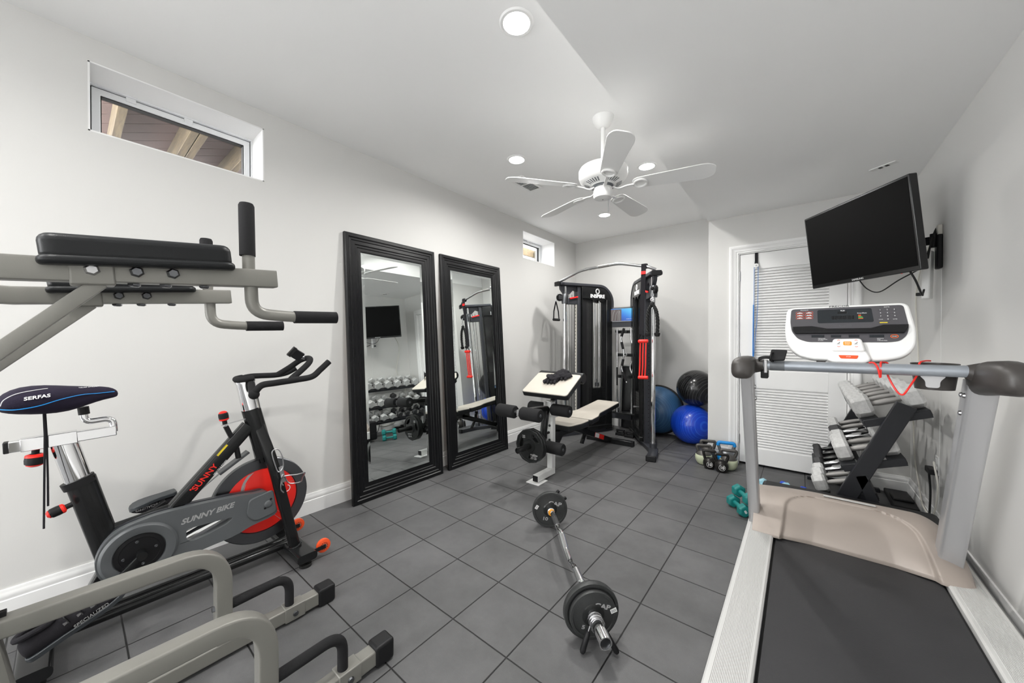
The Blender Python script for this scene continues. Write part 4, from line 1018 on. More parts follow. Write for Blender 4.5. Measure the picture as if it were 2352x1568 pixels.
for a in (100, 10, 190, 280): mesh('screw', MB().lathe([(.006, 0), (.006, .003), (.004, .004), (0, .003)], cc + V(.005, .05 * math.cos(R(a)), -.006 + .05 * math.sin(R(a))), (1, 0, 0), 12), 'dark_steel', ch)
mesh('guard_end_cover', MB().prism(rpoly([(.575, .405), (.685, .425), (.70, .30), (.60, .285), (.565, .33)], .02), (-2.204, 0, 0), (0, 1, 0), (0, 0, 1), .012), 'shroud_grey', g, bevel=.004)
mesh('axle_cap', MB().ball((-2.192, .66, .356), (.008, .019, .019), 20, 12), 'shroud_grey', g)
for z, y in ((.378, .672), (.338, .645)): mesh('screw_hole', MB().lathe([(.0055, 0), (.0055, .001), (0, .001)], (-2.1915, y, z), (1, 0, 0), 12), 'black_plastic', g)
text('SUNNY BIKE', .033, (-2.2005, .414, .3955), (0, 1, .06), (0, -.06, 1), 'letter_silver', g, ext=.001, xs=1.06, shear=.35, bold=.0012)
mesh('chrome_sleeve', MB().rod((-2.255, .34, .29), (-2.255, .56, .36), .03, 20), 'chrome', t)
o = V(BX + .0455, .412, .561); dv = Vector((0, .307, .355)).normalized(); dn = Vector((0, -.355, .307)).normalized()
text('SUNNY', .034, o + dn * .002, dv, dn, 'bright_red', t, ext=.0006, xs=1.15, bold=.0006)
mesh('runner_mark', MB().ball(o - dv * .068 + dn * .014, (.001, .004, .004), 10, 8), 'bright_red', t)
text('HEALTH & FITNESS', .0085, o + dv * .062 - dn * .021, dv, dn, 'letter_white', t, ext=.0004, xs=1.1)
mesh('caution_sticker', MB().obox(o + dv * .13 + dn * .0265, dv, dn, (1, 0, 0), .06, .009, .001), 'yellow', t)
# cranks and pedals
mesh('crank_arm', MB().sweep([V(-2.17, .19, .312), V(-2.155, .105, .235)], rpoly(rect(.024, .016), .004), up=(1, 0, 0)), 'black_paint', t)
mesh('crank_axle', MB().rod((-2.2, .19, .315), (-2.15, .19, .315), .017, 18), 'black_paint', t)
mesh('crank_arm', MB().sweep([V(-2.39, .19, .312), V(-2.41, .26, .40)], rpoly(rect(.024, .016), .004), up=(1, 0, 0)), 'black_paint', t)
for x, y, z in ((-2.09, .09, .215), (-2.475, .265, .405)):
    mesh('pedal', MB().obox((x, y, z), (1, 0, 0), (0, .85, .5), (0, -.5, .85), .09, .08, .02), 'black_plastic', t, bevel=.004)
# bottle cage wire
wv = lambda pts, c=False: MB().tube(spline([Vector(p) for p in pts], 6, closed=c), .0032, 8, closed=c)
mesh('bottle_cage', wv([(-2.172, .672, .632), (-2.172, .70, .64), (-2.168, .718, .60), (-2.168, .722, .54), (-2.168, .70, .52), (-2.168, .685, .56)], True), 'steel', t)
mesh('bottle_cage', wv([(-2.168, .722, .44), (-2.165, .71, .47), (-2.12, .712, .505), (-2.08, .76, .51), (-2.09, .80, .505), (-2.13, .805, .47), (-2.15, .80, .44), (-2.168, .75, .445), (-2.168, .722, .50), (-2.168, .71, .43), (-2.17, .725, .40)]), 'steel', t)
mesh('cage_plate', MB().obox((-2.173, .72, .50), (0, .2, -1), (0, 1, .2), (1, 0, 0), .09, .02, .003), 'steel', t)

# ---------------------------------------------------------------- cycling shoes clipped to the pedals
def shoe(label, xc, heel, toe, upv, sgn):
    """heel, toe: (y, z) of the sole ends; upv: up direction of the shoe"""
    h = Vector((xc, *heel)); tt = Vector((xc, *toe)); d = (tt - h); Ln = d.length; d.normalize(); up = Vector((0, *upv)); up = (up - d * up.dot(d)).normalized(); sd = d.cross(up)
    o = thing('cycling_shoe', label, 'shoe', (xc, h.y, min(h.z, tt.z)), 'cycling shoes on the bike pedals')
    f = [(0, .022, .004, .050), (.03, .031, .0, .066), (.10, .034, .0, .072), (.22, .033, .0, .069), (.36, .033, .0, .067), (.5, .037, .0, .064), (.64, .043, .002, .056), (.78, .045, .004, .044), (.9, .04, .008, .034), (.97, .028, .013, .027), (1.0, .010, .017, .021)]
    rings = []
    for k, w, z0, z1 in f:
        r = []
        for i in range(20):
            a = 2 * math.pi * i / 20; cx = math.copysign(abs(math.cos(a)) ** .75, math.cos(a)); cz = math.sin(a)
            top = (1 - .55 * (z1 - .03) / .045) if cz > 0 else 1
            z = (z0 + z1) / 2 + (z1 - z0) / 2 * math.copysign(abs(cz) ** .8, cz)
            dip = 0
            r.append(h + d * (k * Ln) + sd * (w * cx * (1 - .35 * max(0, cz) * (k < .55))) + up * z)
        rings.append(r)
    mesh('upper', MB().loft(rings), 'black_cloth', o, ang=80, sub=1)
    rs = []
    for k, w, z0, z1 in f: rs.append([h + d * (k * Ln) + sd * w * 1.03 * x + up * (z0 + z) for x, z in ((-1, -.010), (1, -.010), (1.04, .008), (-1.04, .008))])
    mesh('sole', MB().loft(rs), 'shoe_sole', o, bevel=.003)
    cpts = []
    for i in range(20):
        a = 2 * math.pi * i / 20; y = .19 + .155 * math.cos(a)
        cpts.append(h + d * (y * Ln) + sd * .026 * math.sin(a) + up * (.073 - .006 * math.cos(a * 1) + .006 * math.sin(a) ** 2))
    mesh('collar', MB().tube(cpts, .0095, 10, closed=True), 'black_cloth', o)
    mesh('insole', MB().add([p - up * .002 for p in cpts], [tuple(range(20))]), 'screen_black', o)
    for k, w in ((.42, .034), (.55, .038), (.68, .042)):
        pts = [h + d * ((k + .03 * math.cos(a)) * Ln) + sd * w * math.cos(a) * 1.0 + up * (.026 + (.046 - (k - .4) * .06) * math.sin(a)) for a in [R(15 + 15 * i) for i in range(11)]]
        mesh('strap', MB().sweep(pts, rect(.022, .003), up=d), 'black_gloss', o)
        mesh('buckle', MB().obox(h + d * (k * Ln) + sd * w * .9 + up * (.04), d, up, sd, .012, .012, .004), 'steel', o)
    text('SPECIALIZED', .016, h + d * (.62 * Ln) + sd * .0435 * sgn + up * .016, d * sgn, up, 'letter_silver', o, ext=.0008, shear=.2)
    return o
shoe('black cycling shoe on the near pedal, behind the grey tower strut', -2.06, (-.095, .135), (.145, .245), (-.45, 1), 1)
shoe('black cycling shoe on the far pedal, seen between seat tube and down tube', -2.5, (.345, .445), (.175, .425), (-.25, -1), 1)
# ================================================================ FUNCTIONAL TRAINER in the far corner
sm = mat('mesh_screen', (0.01, 0.01, 0.011), 0.5)
N, L, bs = nodes_of(sm)
tr = N.new('ShaderNodeBsdfTransparent'); mx = N.new('ShaderNodeMixShader'); tc = N.new('ShaderNodeTexCoord'); vo = N.new('ShaderNodeTexVoronoi'); vo.inputs['Scale'].default_value = 170; vo.inputs['Randomness'].default_value = 0
lt = N.new('ShaderNodeMath'); lt.operation = 'LESS_THAN'; lt.inputs[1].default_value = 0.36
L.new(tc.outputs['Object'], vo.inputs['Vector']); L.new(vo.outputs['Distance'], lt.inputs[0]); L.new(lt.outputs[0], mx.inputs[0]); L.new(bs.outputs[0], mx.inputs[1]); L.new(tr.outputs[0], mx.inputs[2]); L.new(mx.outputs[0], N['Material Output'].inputs[0])
t = thing('cable_machine', 'black two-tower cable machine standing in the far corner', 'cable machine', (-1.79, 4.3, 0))
C_ = 'charcoal_metal'
def tower(A, d, kend, flip, fd):
    A = Vector((*A, 0)); d = Vector((*d, 0)).normalized(); z = Vector((0, 0, 1)); n = d.cross(z)      # n: outward/inward side
    face = n if flip else -n                                                                        # towards the room
    def S(k, h, o=0.0): return A + d * k + z * h + face * o
    def bx(k0, k1, h0, h1, o0, o1):
        return MB().obox(S((k0 + k1) / 2, (h0 + h1) / 2, (o0 + o1) / 2), d, z, face, k1 - k0, h1 - h0, o1 - o0)
    mesh('guide_pole', MB().rod(S(0, .05), S(0, 1.9), .0235, 24), 'chrome', t)
    mesh('guide_pole', MB().rod(S(.075, .05, -.03), S(.075, 1.8, -.03), .009, 14), 'chrome', t)
    pu = mesh('perforated_upright', bx(.17, .215, .03, 1.9, -.045, .045), C_, t, bevel=.004)
    b = MB()
    for i in range(38): b.lathe([(.006, 0), (.006, .0015), (0, .0015)], S(.17, .12 + i * .045, 0), -d, n=8)
    mesh('peg_holes', b, 'black_plastic', pu)
    if flip:
        b = bx(.155, .1645, .08, 1.72, .0, .03); mesh('scale_strip', b, 'cream_plastic', pu)
        b = MB()
        for i in range(36): b.obox(S(.1545, .14 + i * .044, .015), d, z, face, .001, .012, .012)
        mesh('scale_marks', b, 'black_plastic', pu)
    # header with rounded rear corner and a scalloped lower edge
    K = kend
    hd = [(.225, 1.905), (.225, 1.755), (.33, 1.755), (.40, 1.735), (.44, 1.71), (.47, 1.745), (.53, 1.745), (.56, 1.712), (.60, 1.75), (K - .005, 1.755), (K - .02, 1.83), (K - .08, 1.89), (K - .16, 1.905)]
    u = d if (d.cross(z)).dot(face) > 0 else -d
    sg = 1 if u == d else -1
    h = mesh('header', MB().prism([(p[0] * sg, p[1]) for p in hd], A + face * .01, u, z, .05), 'black_paint', t, bevel=.003)
    mesh('rear_header', MB().prism([(p[0] * sg, p[1]) for p in hd], A - face * .09, u, z, .05), 'black_paint', t, bevel=.003)
    tp = fil([S(-.10, 1.925), S(K - .13, 1.93), S(K, 1.80), S(K, 1.6)], .14, 10)
    mesh('top_beam', MB().sweep(tp, rpoly([(-.018, -.065), (.018, -.065), (.018, .065), (-.018, .065)], .006, 2), up=face), C_, t)
    mesh('beam_cap', bx(-.125, -.095, 1.898, 1.952, -.05, .05), 'black_plastic', t, bevel=.004)
    mesh('pole_bracket', MB().prism([(sg * p[0], p[1]) for p in [(-.075, 1.91), (.17, 1.91), (.17, 1.84), (.12, 1.86), (.06, 1.80), (-.02, 1.80), (-.07, 1.86)]], A - face * .02, u, z, .04), C_, t, bevel=.003)
    # shroud: rear post, screens, weight stack
    mesh('rear_post', bx(K - .10, K, .03, 1.76, -.07, .06), 'black_paint', t, bevel=.01)
    mesh('front_screen', bx(.24, .40, .06, 1.76, .035, .042), 'mesh_screen', t)
    mesh('front_screen', bx(K - .155, K - .10, .06, 1.76, .035, .042), 'mesh_screen', t)
    mesh('rear_screen', bx(.24, .395, .06, 1.76, -.075, -.068), 'mesh_screen', t)
    mesh('screen_edge', bx(.395, .405, .06, 1.76, .025, .05), 'black_paint', t); mesh('screen_edge', bx(K - .163, K - .152, .06, 1.76, .025, .05), 'black_paint', t)
    mesh('screen_edge', bx(.228, .242, .06, 1.76, .025, .05), 'black_paint', t)
    for k in (.47, .545): mesh('weight_rod', MB().rod(S(k, .1), S(k, 1.75), .0095, 14), 'chrome', t)
    b = MB()
    for i in range(15): b.obox(S(.51, .115 + i * .0325, 0), d, z, face, .2, .0305, .085)
    mesh('weight_stack', b, 'black_paint', t, bevel=.001)
    mesh('stack_head', MB().lathe([(.022, 0), (.022, .05), (.01, .055), (.01, .1)], S(.51, .60), z, 18), 'dark_steel', t)
    mesh('selector_pin', MB().lathe([(.005, 0), (.005, .02), (.012, .022), (.012, .045), (0, .047)], S(.51, .4, .043), face, 16), 'steel', t)
    mesh('cable', MB().rod(S(.515, .66, .0), S(.515, 1.75, .0), .003, 8), 'black_rubber', t)
    mesh('cable', MB().rod(S(.11, .2, .0), S(.11, 1.8, .0), .003, 8), 'black_rubber', t)
    # base
    mesh('base_beam', bx(-.02, K + .02, .0, .05, -.05, .05), C_, t, bevel=.006)
    mesh('base_plate', bx(.24, K - .02, .05, .1, -.085, .085), 'black_paint', t, bevel=.008)
    ft = Vector((*fd, 0))
    mesh('foot', MB().sweep(fil([S(.12, .027), S(-.04, .027), ft + z * .027], .09, 6), rpoly([(-.045, -.025), (.045, -.025), (.045, .025), (-.045, .025)], .006, 2)), C_, t)
    dd = (ft - S(-.04, 0)).normalized()
    mesh('foot_cap', MB().beam(ft + z * .029 - dd * .02, ft + z * .029 + dd * .012, .096, .056), 'black_plastic', t, bevel=.006)
    mesh('pole_clamp', MB().lathe([(.0235, 0), (.034, 0), (.034, .05), (.0235, .05)], S(0, .052), z, 24), C_, t)
    # sliding carriage with swivel pulley
    cz = 1.735
    mesh('carriage', MB().lathe([(.025, -.055), (.04, -.055), (.043, -.02), (.043, .04), (.036, .07), (.025, .07)], S(0, cz), z, 24), 'dark_steel', t)
    mesh('carriage_block', bx(.03, .17, cz - .06, cz + .02, -.035, .035), C_, t, bevel=.004)
    mesh('lever', MB().beam(S(.05, cz + .01, .045), S(.17, cz + .035, .045), .012, .02), 'red', t, bevel=.003)
    mesh('pulley', MB().lathe([(.01, -.012), (.044, -.012), (.046, -.008), (.036, 0), (.046, .008), (.044, .012), (.01, .012)], S(-.075, cz + .02), face, 28), 'black_plastic', t)
    mesh('pulley_yoke', MB().beam(S(-.02, cz + .02, .018), S(-.1, cz + .02, .018), .05, .006, face), 'dark_steel', t, bevel=.001)
    mesh('pulley_yoke', MB().beam(S(-.02, cz + .02, -.018), S(-.1, cz + .02, -.018), .05, .006, face), 'dark_steel', t, bevel=.001)
    return S, d, face, u, h
SL, dl, fl_, ul, hl = tower((-2.34, 3.97), (.444, .896), .72, True, (-2.40, 3.70))
SR, dr, fr_, ur, hr = tower((-1.24, 3.97), (-.55, .835), .772, False, (-1.165, 3.66))
for S, face, u, hh in ((SL, fl_, ul, hl), (SR, fr_, ur, hr)):
    k0 = .47
    text('INSPIRE', .062, S(k0, 1.79, .0608), u, (0, 0, 1), 'letter_white', hh, ext=.001, xs=1.12, bold=.0025)
    b = MB(); c = S(k0, 1.855, .061)
    b.tube([c + u * .03 * math.cos(x) + V(0, 0, 1) * .034 * math.sin(x) for x in [2 * math.pi * i / 28 for i in range(28)]], .0035, 6, closed=True)
    b.tube([c + u * (.024 * math.cos(x) * .8 - .026 * math.sin(x) * .45) + V(0, 0, 1) * (.026 * math.sin(x) * .85 + .02 * math.cos(x) * .45) for x in [2 * math.pi * i / 28 for i in range(28)]], .0025, 6, closed=True)
    mesh('emblem', b, 'letter_white', hh)
# pull-up bar
b = MB(); pts = fil([SL(-.075, 1.955), V(-2.07, 3.87, 2.05), V(-1.94, 3.87, 2.062), V(-1.585, 3.87, 2.075), V(-1.27, 3.86, 2.0), SR(-.085, 1.965)], .06, 6)
mesh('pull_up_bar', MB().tube(pts, .0155, 18), 'steel', t)
mesh('bar_grip', MB().rod((-2.0, 3.87, 2.0605), (-1.86, 3.87, 2.0655), .0172, 18), 'chrome', t); mesh('bar_grip', MB().rod((-1.83, 3.87, 2.0665), (-1.70, 3.87, 2.072), .0172, 18), 'knurl_steel', t)
mesh('bar_clamp', MB().lathe([(.0, 0), (.022, 0), (.022, .02), (0, .02)], SL(-.06, 1.943), (0, 0, 1), 16), 'steel', t)
# rear braces between the towers
EL, ER = SL(.70, 0), SR(.74, 0)
def across(z, r=None, w=.05, h=.05, nm='rear_brace', m=C_, y=0):
    a = EL + V(0, y, z); c = ER + V(0, y, z)
    mesh(nm, MB().rod(a, c, r, 14) if r else MB().beam(a, c, w, h), m, t, bevel=0 if r else .004)
across(1.645, .009, nm='spiral_rod', m='steel'); across(1.425, w=.03, h=.075)
mesh('rear_brace', MB().sweep(fil([SL(.70, .2), SL(.75, .21) + V(.05, .0, 0), SR(.77, .21) + V(-.05, 0, 0), SR(.74, .2)], .05), rpoly(rect(.06, .085), .01)), C_, t)
for z in (1.325, 1.02, .735):
    mesh('accessory_rail', MB().box(-1.90, -1.66, 4.60, 4.615, z - .02, z + .02), 'black_paint', t, bevel=.002)
for x in (-1.90, -1.68): mesh('accessory_hook', MB().tube(fil([V(x, 4.61, 1.325), V(x, 4.53, 1.32), V(x, 4.53, 1.345)], .015), .005, 8), 'black_paint', t)
mesh('low_bracket', MB().box(-1.93, -1.60, 4.50, 4.62, .255, .275), 'black_paint', t, bevel=.003)
for x in (-1.885, -1.69): mesh('cup', MB().lathe([(.016, 0), (.022, 0), (.022, .05), (.016, .05)], (x, 4.55, .275), n=18), 'chrome', t)

# ---- things hanging on or standing in the machine
c = thing('exercise_chart', 'spiral bound exercise chart with blue picture hung between the machine towers', 'chart', (-1.83, 4.6, 1.44))
y = 4.565
mesh('page', MB().box(-1.985, -1.675, y, y + .006, 1.468, 1.63), 'poster_blue', c)
mesh('picture', MB().box(-1.983, -1.835, y - .0012, y, 1.47, 1.622), 'print_grey', c)
for j, (xx, p) in enumerate(((-1.955, .03), (-1.92, .05), (-1.88, .02), (-1.858, .0))):
    mesh('drawn_machine', MB().tube(fil([V(xx, y - .002, 1.475), V(xx + p * .2, y - .002, 1.56), V(xx + p, y - .002, 1.612 - j * .004)], .04), .004, 6), 'letter_silver', c)
text('INSPIRE FT1', .0125, (-1.735, y - .001, 1.492), (1, 0, 0), (0, 0, 1), 'letter_white', c, ext=.0004)
b = MB()
for i in range(24): b.torus((-1.98 + i * .0129, y + .012, 1.638), (1, 0, 0), .013, .0016, 14, 6)
mesh('spiral', b, 'dark_steel', c)
c = thing('straight_bar', 'straight chrome bar standing upright at the back of the cable machine', 'bar', (-1.885, 4.55, .28))
mesh('shaft', MB().rod((-1.885, 4.55, .28), (-1.885, 4.55, 1.36), .0115, 16), 'chrome', c)
mesh('grip', MB().rod((-1.885, 4.55, .62), (-1.885, 4.55, .86), .0122, 16), 'black_rubber', c); mesh('sleeve', MB().rod((-1.885, 4.55, 1.06), (-1.885, 4.55, 1.36), .0145, 16), 'steel', c)
c = thing('curl_bar', 'zigzag chrome curl bar standing upright behind the right machine tower', 'bar', (-1.68, 4.55, .28))
mesh('shaft', MB().tube(fil([V(-1.69, 4.55, .285), V(-1.69, 4.55, .55), V(-1.62, 4.55, .66), V(-1.712, 4.55, .84), V(-1.705, 4.55, .9), V(-1.625, 4.55, 1.07), V(-1.70, 4.55, 1.2), V(-1.70, 4.55, 1.37)], .04), .0135, 16), 'chrome', c)
c = thing('curl_attachment', 'short chrome curl attachment with black grips hanging between the machine towers', 'cable attachment', (-1.78, 4.5, .6))
pts = fil([V(-1.78, 4.52, 1.37), V(-1.82, 4.51, 1.24), V(-1.775, 4.5, 1.06), V(-1.778, 4.5, 1.0), V(-1.805, 4.5, .86), V(-1.80, 4.5, .83), V(-1.735, 4.5, .67)], .03)
mesh('shaft', MB().tube(pts, .011, 14), 'chrome', c)
for a, e in (((-1.78, 4.519, 1.37), (-1.812, 4.512, 1.265)), ((-1.808, 4.507, 1.19), (-1.785, 4.502, 1.10)), ((-1.783, 4.5, .97), (-1.8, 4.5, .885)), ((-1.79, 4.5, .805), (-1.742, 4.5, .688))): mesh('grip', MB().rod(a, e, .0165, 16), 'black_foam', c)
mesh('eyelet', MB().torus((-1.755, 4.5, 1.03), (0, 1, 0), .018, .005, 18, 8), 'steel', c)
c = thing('rope_attachment', 'black braided rope handle hanging from the right machine pulley', 'rope', (-1.215, 3.86, 1.27))
def braid(p0, p1, bow):
    P0, P1 = Vector(p0), Vector(p1); ctr = spline([P0, P0 + (P1 - P0) * .3 + Vector(bow), P0 + (P1 - P0) * .65 + Vector(bow) * .9, P1], 14)
    b = MB(); 
    for ph in (0, 1, 2):
        pts = []
        for i, p in enumerate(ctr): a = i * .55 + ph * 2.094; pts.append(p + Vector((.0105 * math.cos(a), .0105 * math.sin(a), 0)))
        b.tube(pts, .0095, 8)
    return b
top = V(-1.217, 3.86, 1.60)
mesh('rope', braid(top, (-1.262, 3.86, 1.29), (-.022, 0, .03)), 'black_rubber', c); mesh('rope', braid(top, (-1.166, 3.86, 1.29), (.024, 0, .02)), 'black_rubber', c)
for x in (-1.262, -1.166): mesh('end_stop', MB().lathe([(0, -.03), (.02, -.028), (.028, -.012), (.03, .008), (.018, .012), (0, .012)], (x, 3.86, 1.285), (0, 0, 1), 20), 'black_rubber', c)
mesh('clip', MB().torus(top + V(0, 0, .045), (0, 1, 0), .017, .005, 18, 8), 'steel', c); mesh('clip', MB().tube(fil([top + V(0, 0, .07), top + V(.012, 0, .09), top + V(0, 0, .14), top + V(-.012, 0, .09), top + V(0, 0, .07)], .01), .0045, 8), 'steel', c)
mesh('knot', MB().lathe([(0, -.02), (.022, -.015), (.024, .01), (.012, .022), (0, .022)], top, (0, 0, 1), 18), 'black_rubber', c)
mesh('ball_stop', MB().ball(top + V(0, 0, .165), .02, 16, 12), 'black_rubber', c)
c = thing('suspension_strap', 'black strap with red buckle looped over the right end of the pull-up bar', 'strap', (-1.31, 3.84, 1.25))
mesh('webbing', MB().sweep([V(-1.30, 3.842, 2.03), V(-1.303, 3.838, 1.9), V(-1.312, 3.838, 1.6), V(-1.325, 3.84, 1.28)], [(-.024, -.003), (.024, -.003), (.024, .003), (-.024, .003)], up=(0, 1, 0)), 'black_cloth', c)
b = MB()
for k in range(5): b.torus((-1.322 + k * .0115, 3.862, 2.005), (1, 0, -.1), .0225, .005, 18, 6)
mesh('loop', b, 'black_cloth', c); mesh('buckle', MB().box(-1.325, -1.278, 3.826, 3.84, 1.915, 1.95), 'red', c, bevel=.003)
c = thing('resistance_tubes', 'red resistance tube set with two foam handles on the right machine tower', 'resistance band', (-1.3, 3.83, .8))
def fh(z): return MB().tube([V(-1.352, 3.83, z), V(-1.345, 3.83, z), V(-1.255, 3.828, z + .004), V(-1.248, 3.828, z + .004)], [.014, .019, .019, .014], 16)
mesh('handle', fh(1.205), 'bright_red', c); mesh('handle', fh(.82), 'bright_red', c)
for x in (-1.33, -1.30, -1.27): mesh('tube', MB().tube(spline([V(x, 3.83, 1.2), V(x - .004, 3.83, 1.05), V(x - .005, 3.83, .95), V(x - .012, 3.83, .83)], 5), .0075, 10), 'bright_red', c)
for e in (-1, 1): mesh('sling', MB().sweep([V(-1.30 + e * .044, 3.83, 1.21), V(-1.305, 3.835, 1.285)], rect(.012, .003), up=(0, 1, 0)), 'black_cloth', c)
c = thing('stirrup_handle', 'black stirrup handle hanging from the left machine pulley', 'cable handle', (-2.42, 3.88, 1.46))
mesh('clip', MB().tube(fil([V(-2.385, 3.88, 1.80), V(-2.40, 3.88, 1.78), V(-2.415, 3.88, 1.70), V(-2.40, 3.88, 1.72), V(-2.385, 3.88, 1.80)], .01), .005, 8), 'steel', c)
for e in (-1, 1): mesh('webbing', MB().sweep([V(-2.415, 3.88, 1.71), V(-2.412 + e * .005, 3.88 + e * .045, 1.58), V(-2.408 + e * .008, 3.88 + e * .052, 1.48)], rect(.022, .004), up=(1, 0, 0)), 'black_cloth', c)
mesh('grip', MB().tube([V(-2.416, 3.825, 1.475), V(-2.40, 3.935, 1.475)], .017, 16), 'black_rubber', c)
for k, (x, y, r) in enumerate(((-1.79, 4.43, 8), (-1.66, 4.40, 10))):
    c = thing('push_up_stand', ('left' if k == 0 else 'right') + ' one of two black push-up stands on the floor between the machine towers', 'push-up stand', (x, y, 0), 'push-up stands', 0)
    mesh('base', MB().box(x - .055, x + .055, y - .035, y - .02, 0, .035).box(x - .055, x + .055, y + .02, y + .035, 0, .035).box(x - .055, x - .04, y - .035, y + .035, 0, .03).box(x + .04, x + .055, y - .035, y + .035, 0, .03), 'black_plastic', c, bevel=.004)
    mesh('upright', MB().box(x - .052, x - .036, y - .014, y + .014, .0, .075).box(x + .036, x + .052, y - .014, y + .014, .0, .075), 'black_plastic', c, bevel=.003)
    mesh('grip', MB().rod((x - .05, y, .065), (x + .05, y, .065), .013, 16), 'black_foam', c)
c = thing('folded_stepper', 'dark flat panel with grey edge tube leaning on the wall behind the cable machine', 'panel', (-1.84, 4.82, 0))
mesh('panel', MB().obox((-1.83, 4.82, .43), (1, 0, 0), (0, .06, 1), (0, 1, -.06), .20, .84, .02), 'black_gloss', c, bevel=.01)
mesh('edge_tube', MB().tube(fil([V(-1.955, 4.79, 0), V(-1.955, 4.84, .86), V(-1.70, 4.84, .86), V(-1.70, 4.79, 0)], .04), .014, 14), 'steel', c)

# ================================================================ BALANCE DOME AND EXERCISE BALLS
c = thing('balance_dome', 'blue half-ball balance trainer standing on edge against the back wall', 'balance trainer', (-1.46, 4.7, 0))
ax = Vector((.14, -1, .12)).normalized(); o = V(-1.44, 4.79, .318)
pr = [(.305, 0)] + [(.298 * math.cos(R(a)), .015 + .20 * math.sin(R(a))) for a in range(0, 91, 6)]
mesh('dome', MB().lathe(pr, o, ax, 56), 'dome_blue', c)
mesh('platform', MB().lathe([(0, -.04), (.26, -.04), (.305, -.025), (.318, -.01), (.318, .012), (.306, .018), (.0, .018)], o, ax, 56), 'black_plastic', c)
c = single('exercise_ball', MB().ball((-1.0, 4.615, .228), .228, 48, 32), 'ball_blue', 'shiny blue exercise ball on the floor beside the closet wall', 'exercise ball', 'exercise balls')
c = single('exercise_ball', MB().ball((-.962, 4.66, .65), .212, 48, 32), 'ball_black', 'black exercise ball resting on top of the blue exercise ball', 'exercise ball', 'exercise balls')

# ================================================================ WEIGHT BENCH with preacher pad and leg developer
t = thing('weight_bench', 'weight bench with tan pads, preacher pad and white leg developer post', 'weight bench', (-1.76, 3.2, 0))
bx_ = -1.76
mesh('floor_plate', MB().box(-1.83, -1.70, 2.46, 2.60, 0, .006), 'white_paint', t, bevel=.001)
mesh('front_foot', MB().beam((bx_, 2.50, .036), (bx_, 2.775, .036), .055, .055), 'white_paint', t, bevel=.004)
mesh('foot_end_cap', MB().box(bx_ - .025, bx_ + .025, 2.496, 2.502, .012, .06), 'black_plastic', t)
ps = mesh('front_post', MB().beam((bx_, 2.75, .064), (bx_, 2.75, .66), .055, .055, (0, 1, 0)), 'white_paint', t, bevel=.004)
for z in (.32, .45): mesh('bolt', MB().lathe([(.012, 0), (.011, .005), (0, .007)], (bx_, 2.7225, z), (0, -1, 0), 14), 'dark_steel', ps)
mesh('hinge_plate', MB().box(bx_ - .036, bx_ - .03, 2.68, 2.76, .55, .67).box(bx_ + .03, bx_ + .036, 2.68, 2.76, .55, .67).box(bx_ - .036, bx_ + .036, 2.7, 2.77, .662, .67), 'white_paint', t, bevel=.002)
mesh('hinge_bolt', MB().lathe([(.014, 0), (.012, .008), (0, .01)], (bx_ + .036, 2.705, .605), (1, 0, 0), 16), 'dark_steel', t)
# leg developer lever
mesh('lever_arm', MB().sweep(fil([V(bx_, 2.30, .638), V(bx_, 2.67, .615), V(bx_ - .0, 2.655, .56), V(bx_, 2.60, .30)], .04), rpoly(rect(.045, .05), .006), up=(1, 0, 0)), 'black_paint', t)
mesh('roller_arm', MB().beam((bx_, 2.25, .638), (bx_, 2.34, .634), .02, .05), 'steel', t, bevel=.002)
def roller(x0, x1, y, z):
    k = mesh('foam_roller', MB().lathe([(.012, 0), (.046, 0), (.052, .008), (.052, abs(x1 - x0) - .008), (.046, abs(x1 - x0)), (.012, abs(x1 - x0))], (min(x0, x1), y, z), (1, 0, 0), 32), 'black_foam', t, ang=50)
    for x, s in ((min(x0, x1), -1), (max(x0, x1), 1)): mesh('roller_cap', MB().lathe([(.014, -.001), (.012, .002), (0, .003)], (x, y, z), (s, 0, 0), 14), 'dark_steel', k)
for y, z in ((2.27, .638), (2.72, .60)):
    roller(bx_ - .215, bx_ - .035, y, z); roller(bx_ + .03, bx_ + .21, y, z)
    mesh('roller_tube', MB().rod((bx_ - .21, y, z), (bx_ + .205, y, z), .0125, 14), 'steel', t)
roller(bx_ - .20, bx_ - .03, 2.625, .29); roller(bx_ + .03, bx_ + .20, 2.625, .29); mesh('roller_tube', MB().rod((bx_ - .2, 2.625, .29), (bx_ + .2, 2.625, .29), .0125, 14), 'steel', t)
mesh('pull_pin', MB().rod((bx_, 2.71, .39), (bx_, 2.66, .39), .011, 14), 'black_plastic', t)
mesh('weight_peg', MB().lathe([(.0, 0), (.024, 0), (.024, .36), (.019, .36), (.019, .35), (0, .35)], (bx_, 2.61, .335), (0, -1, -.0), 24), 'black_paint', t, ang=30)
# seat frame
mesh('main_beam', MB().sweep(fil([V(bx_, 2.78, .35), V(bx_, 3.30, .345)], .02), rpoly(rect(.05, .06), .004)), 'black_paint', t)
mesh('beam_gusset', MB().prism([(2.78, .22), (2.805, .22), (2.92, .33), (2.92, .38), (2.78, .38)], (bx_ - .028, 0, 0), (0, 1, 0), (0, 0, 1), .056), 'black_paint', t, bevel=.003)
lg = mesh('rear_leg', MB().beam((bx_, 3.17, .34), (bx_, 4.03, .035), .05, .055), 'black_paint', t, bevel=.004)
lv = (V(bx_, 4.03, .035) - V(bx_, 3.17, .34)).normalized(); up = Vector((1, 0, 0)).cross(lv)
stk = mesh('warning_sticker', MB().obox(V(bx_ + .0258, 3.70, .152), lv, up, (1, 0, 0), .24, .05, .001), 'bright_red', lg)
mesh('sticker_panel', MB().obox(V(bx_ + .0264, 3.64, .1733), lv, up, (1, 0, 0), .10, .045, .0008), 'letter_white', lg)
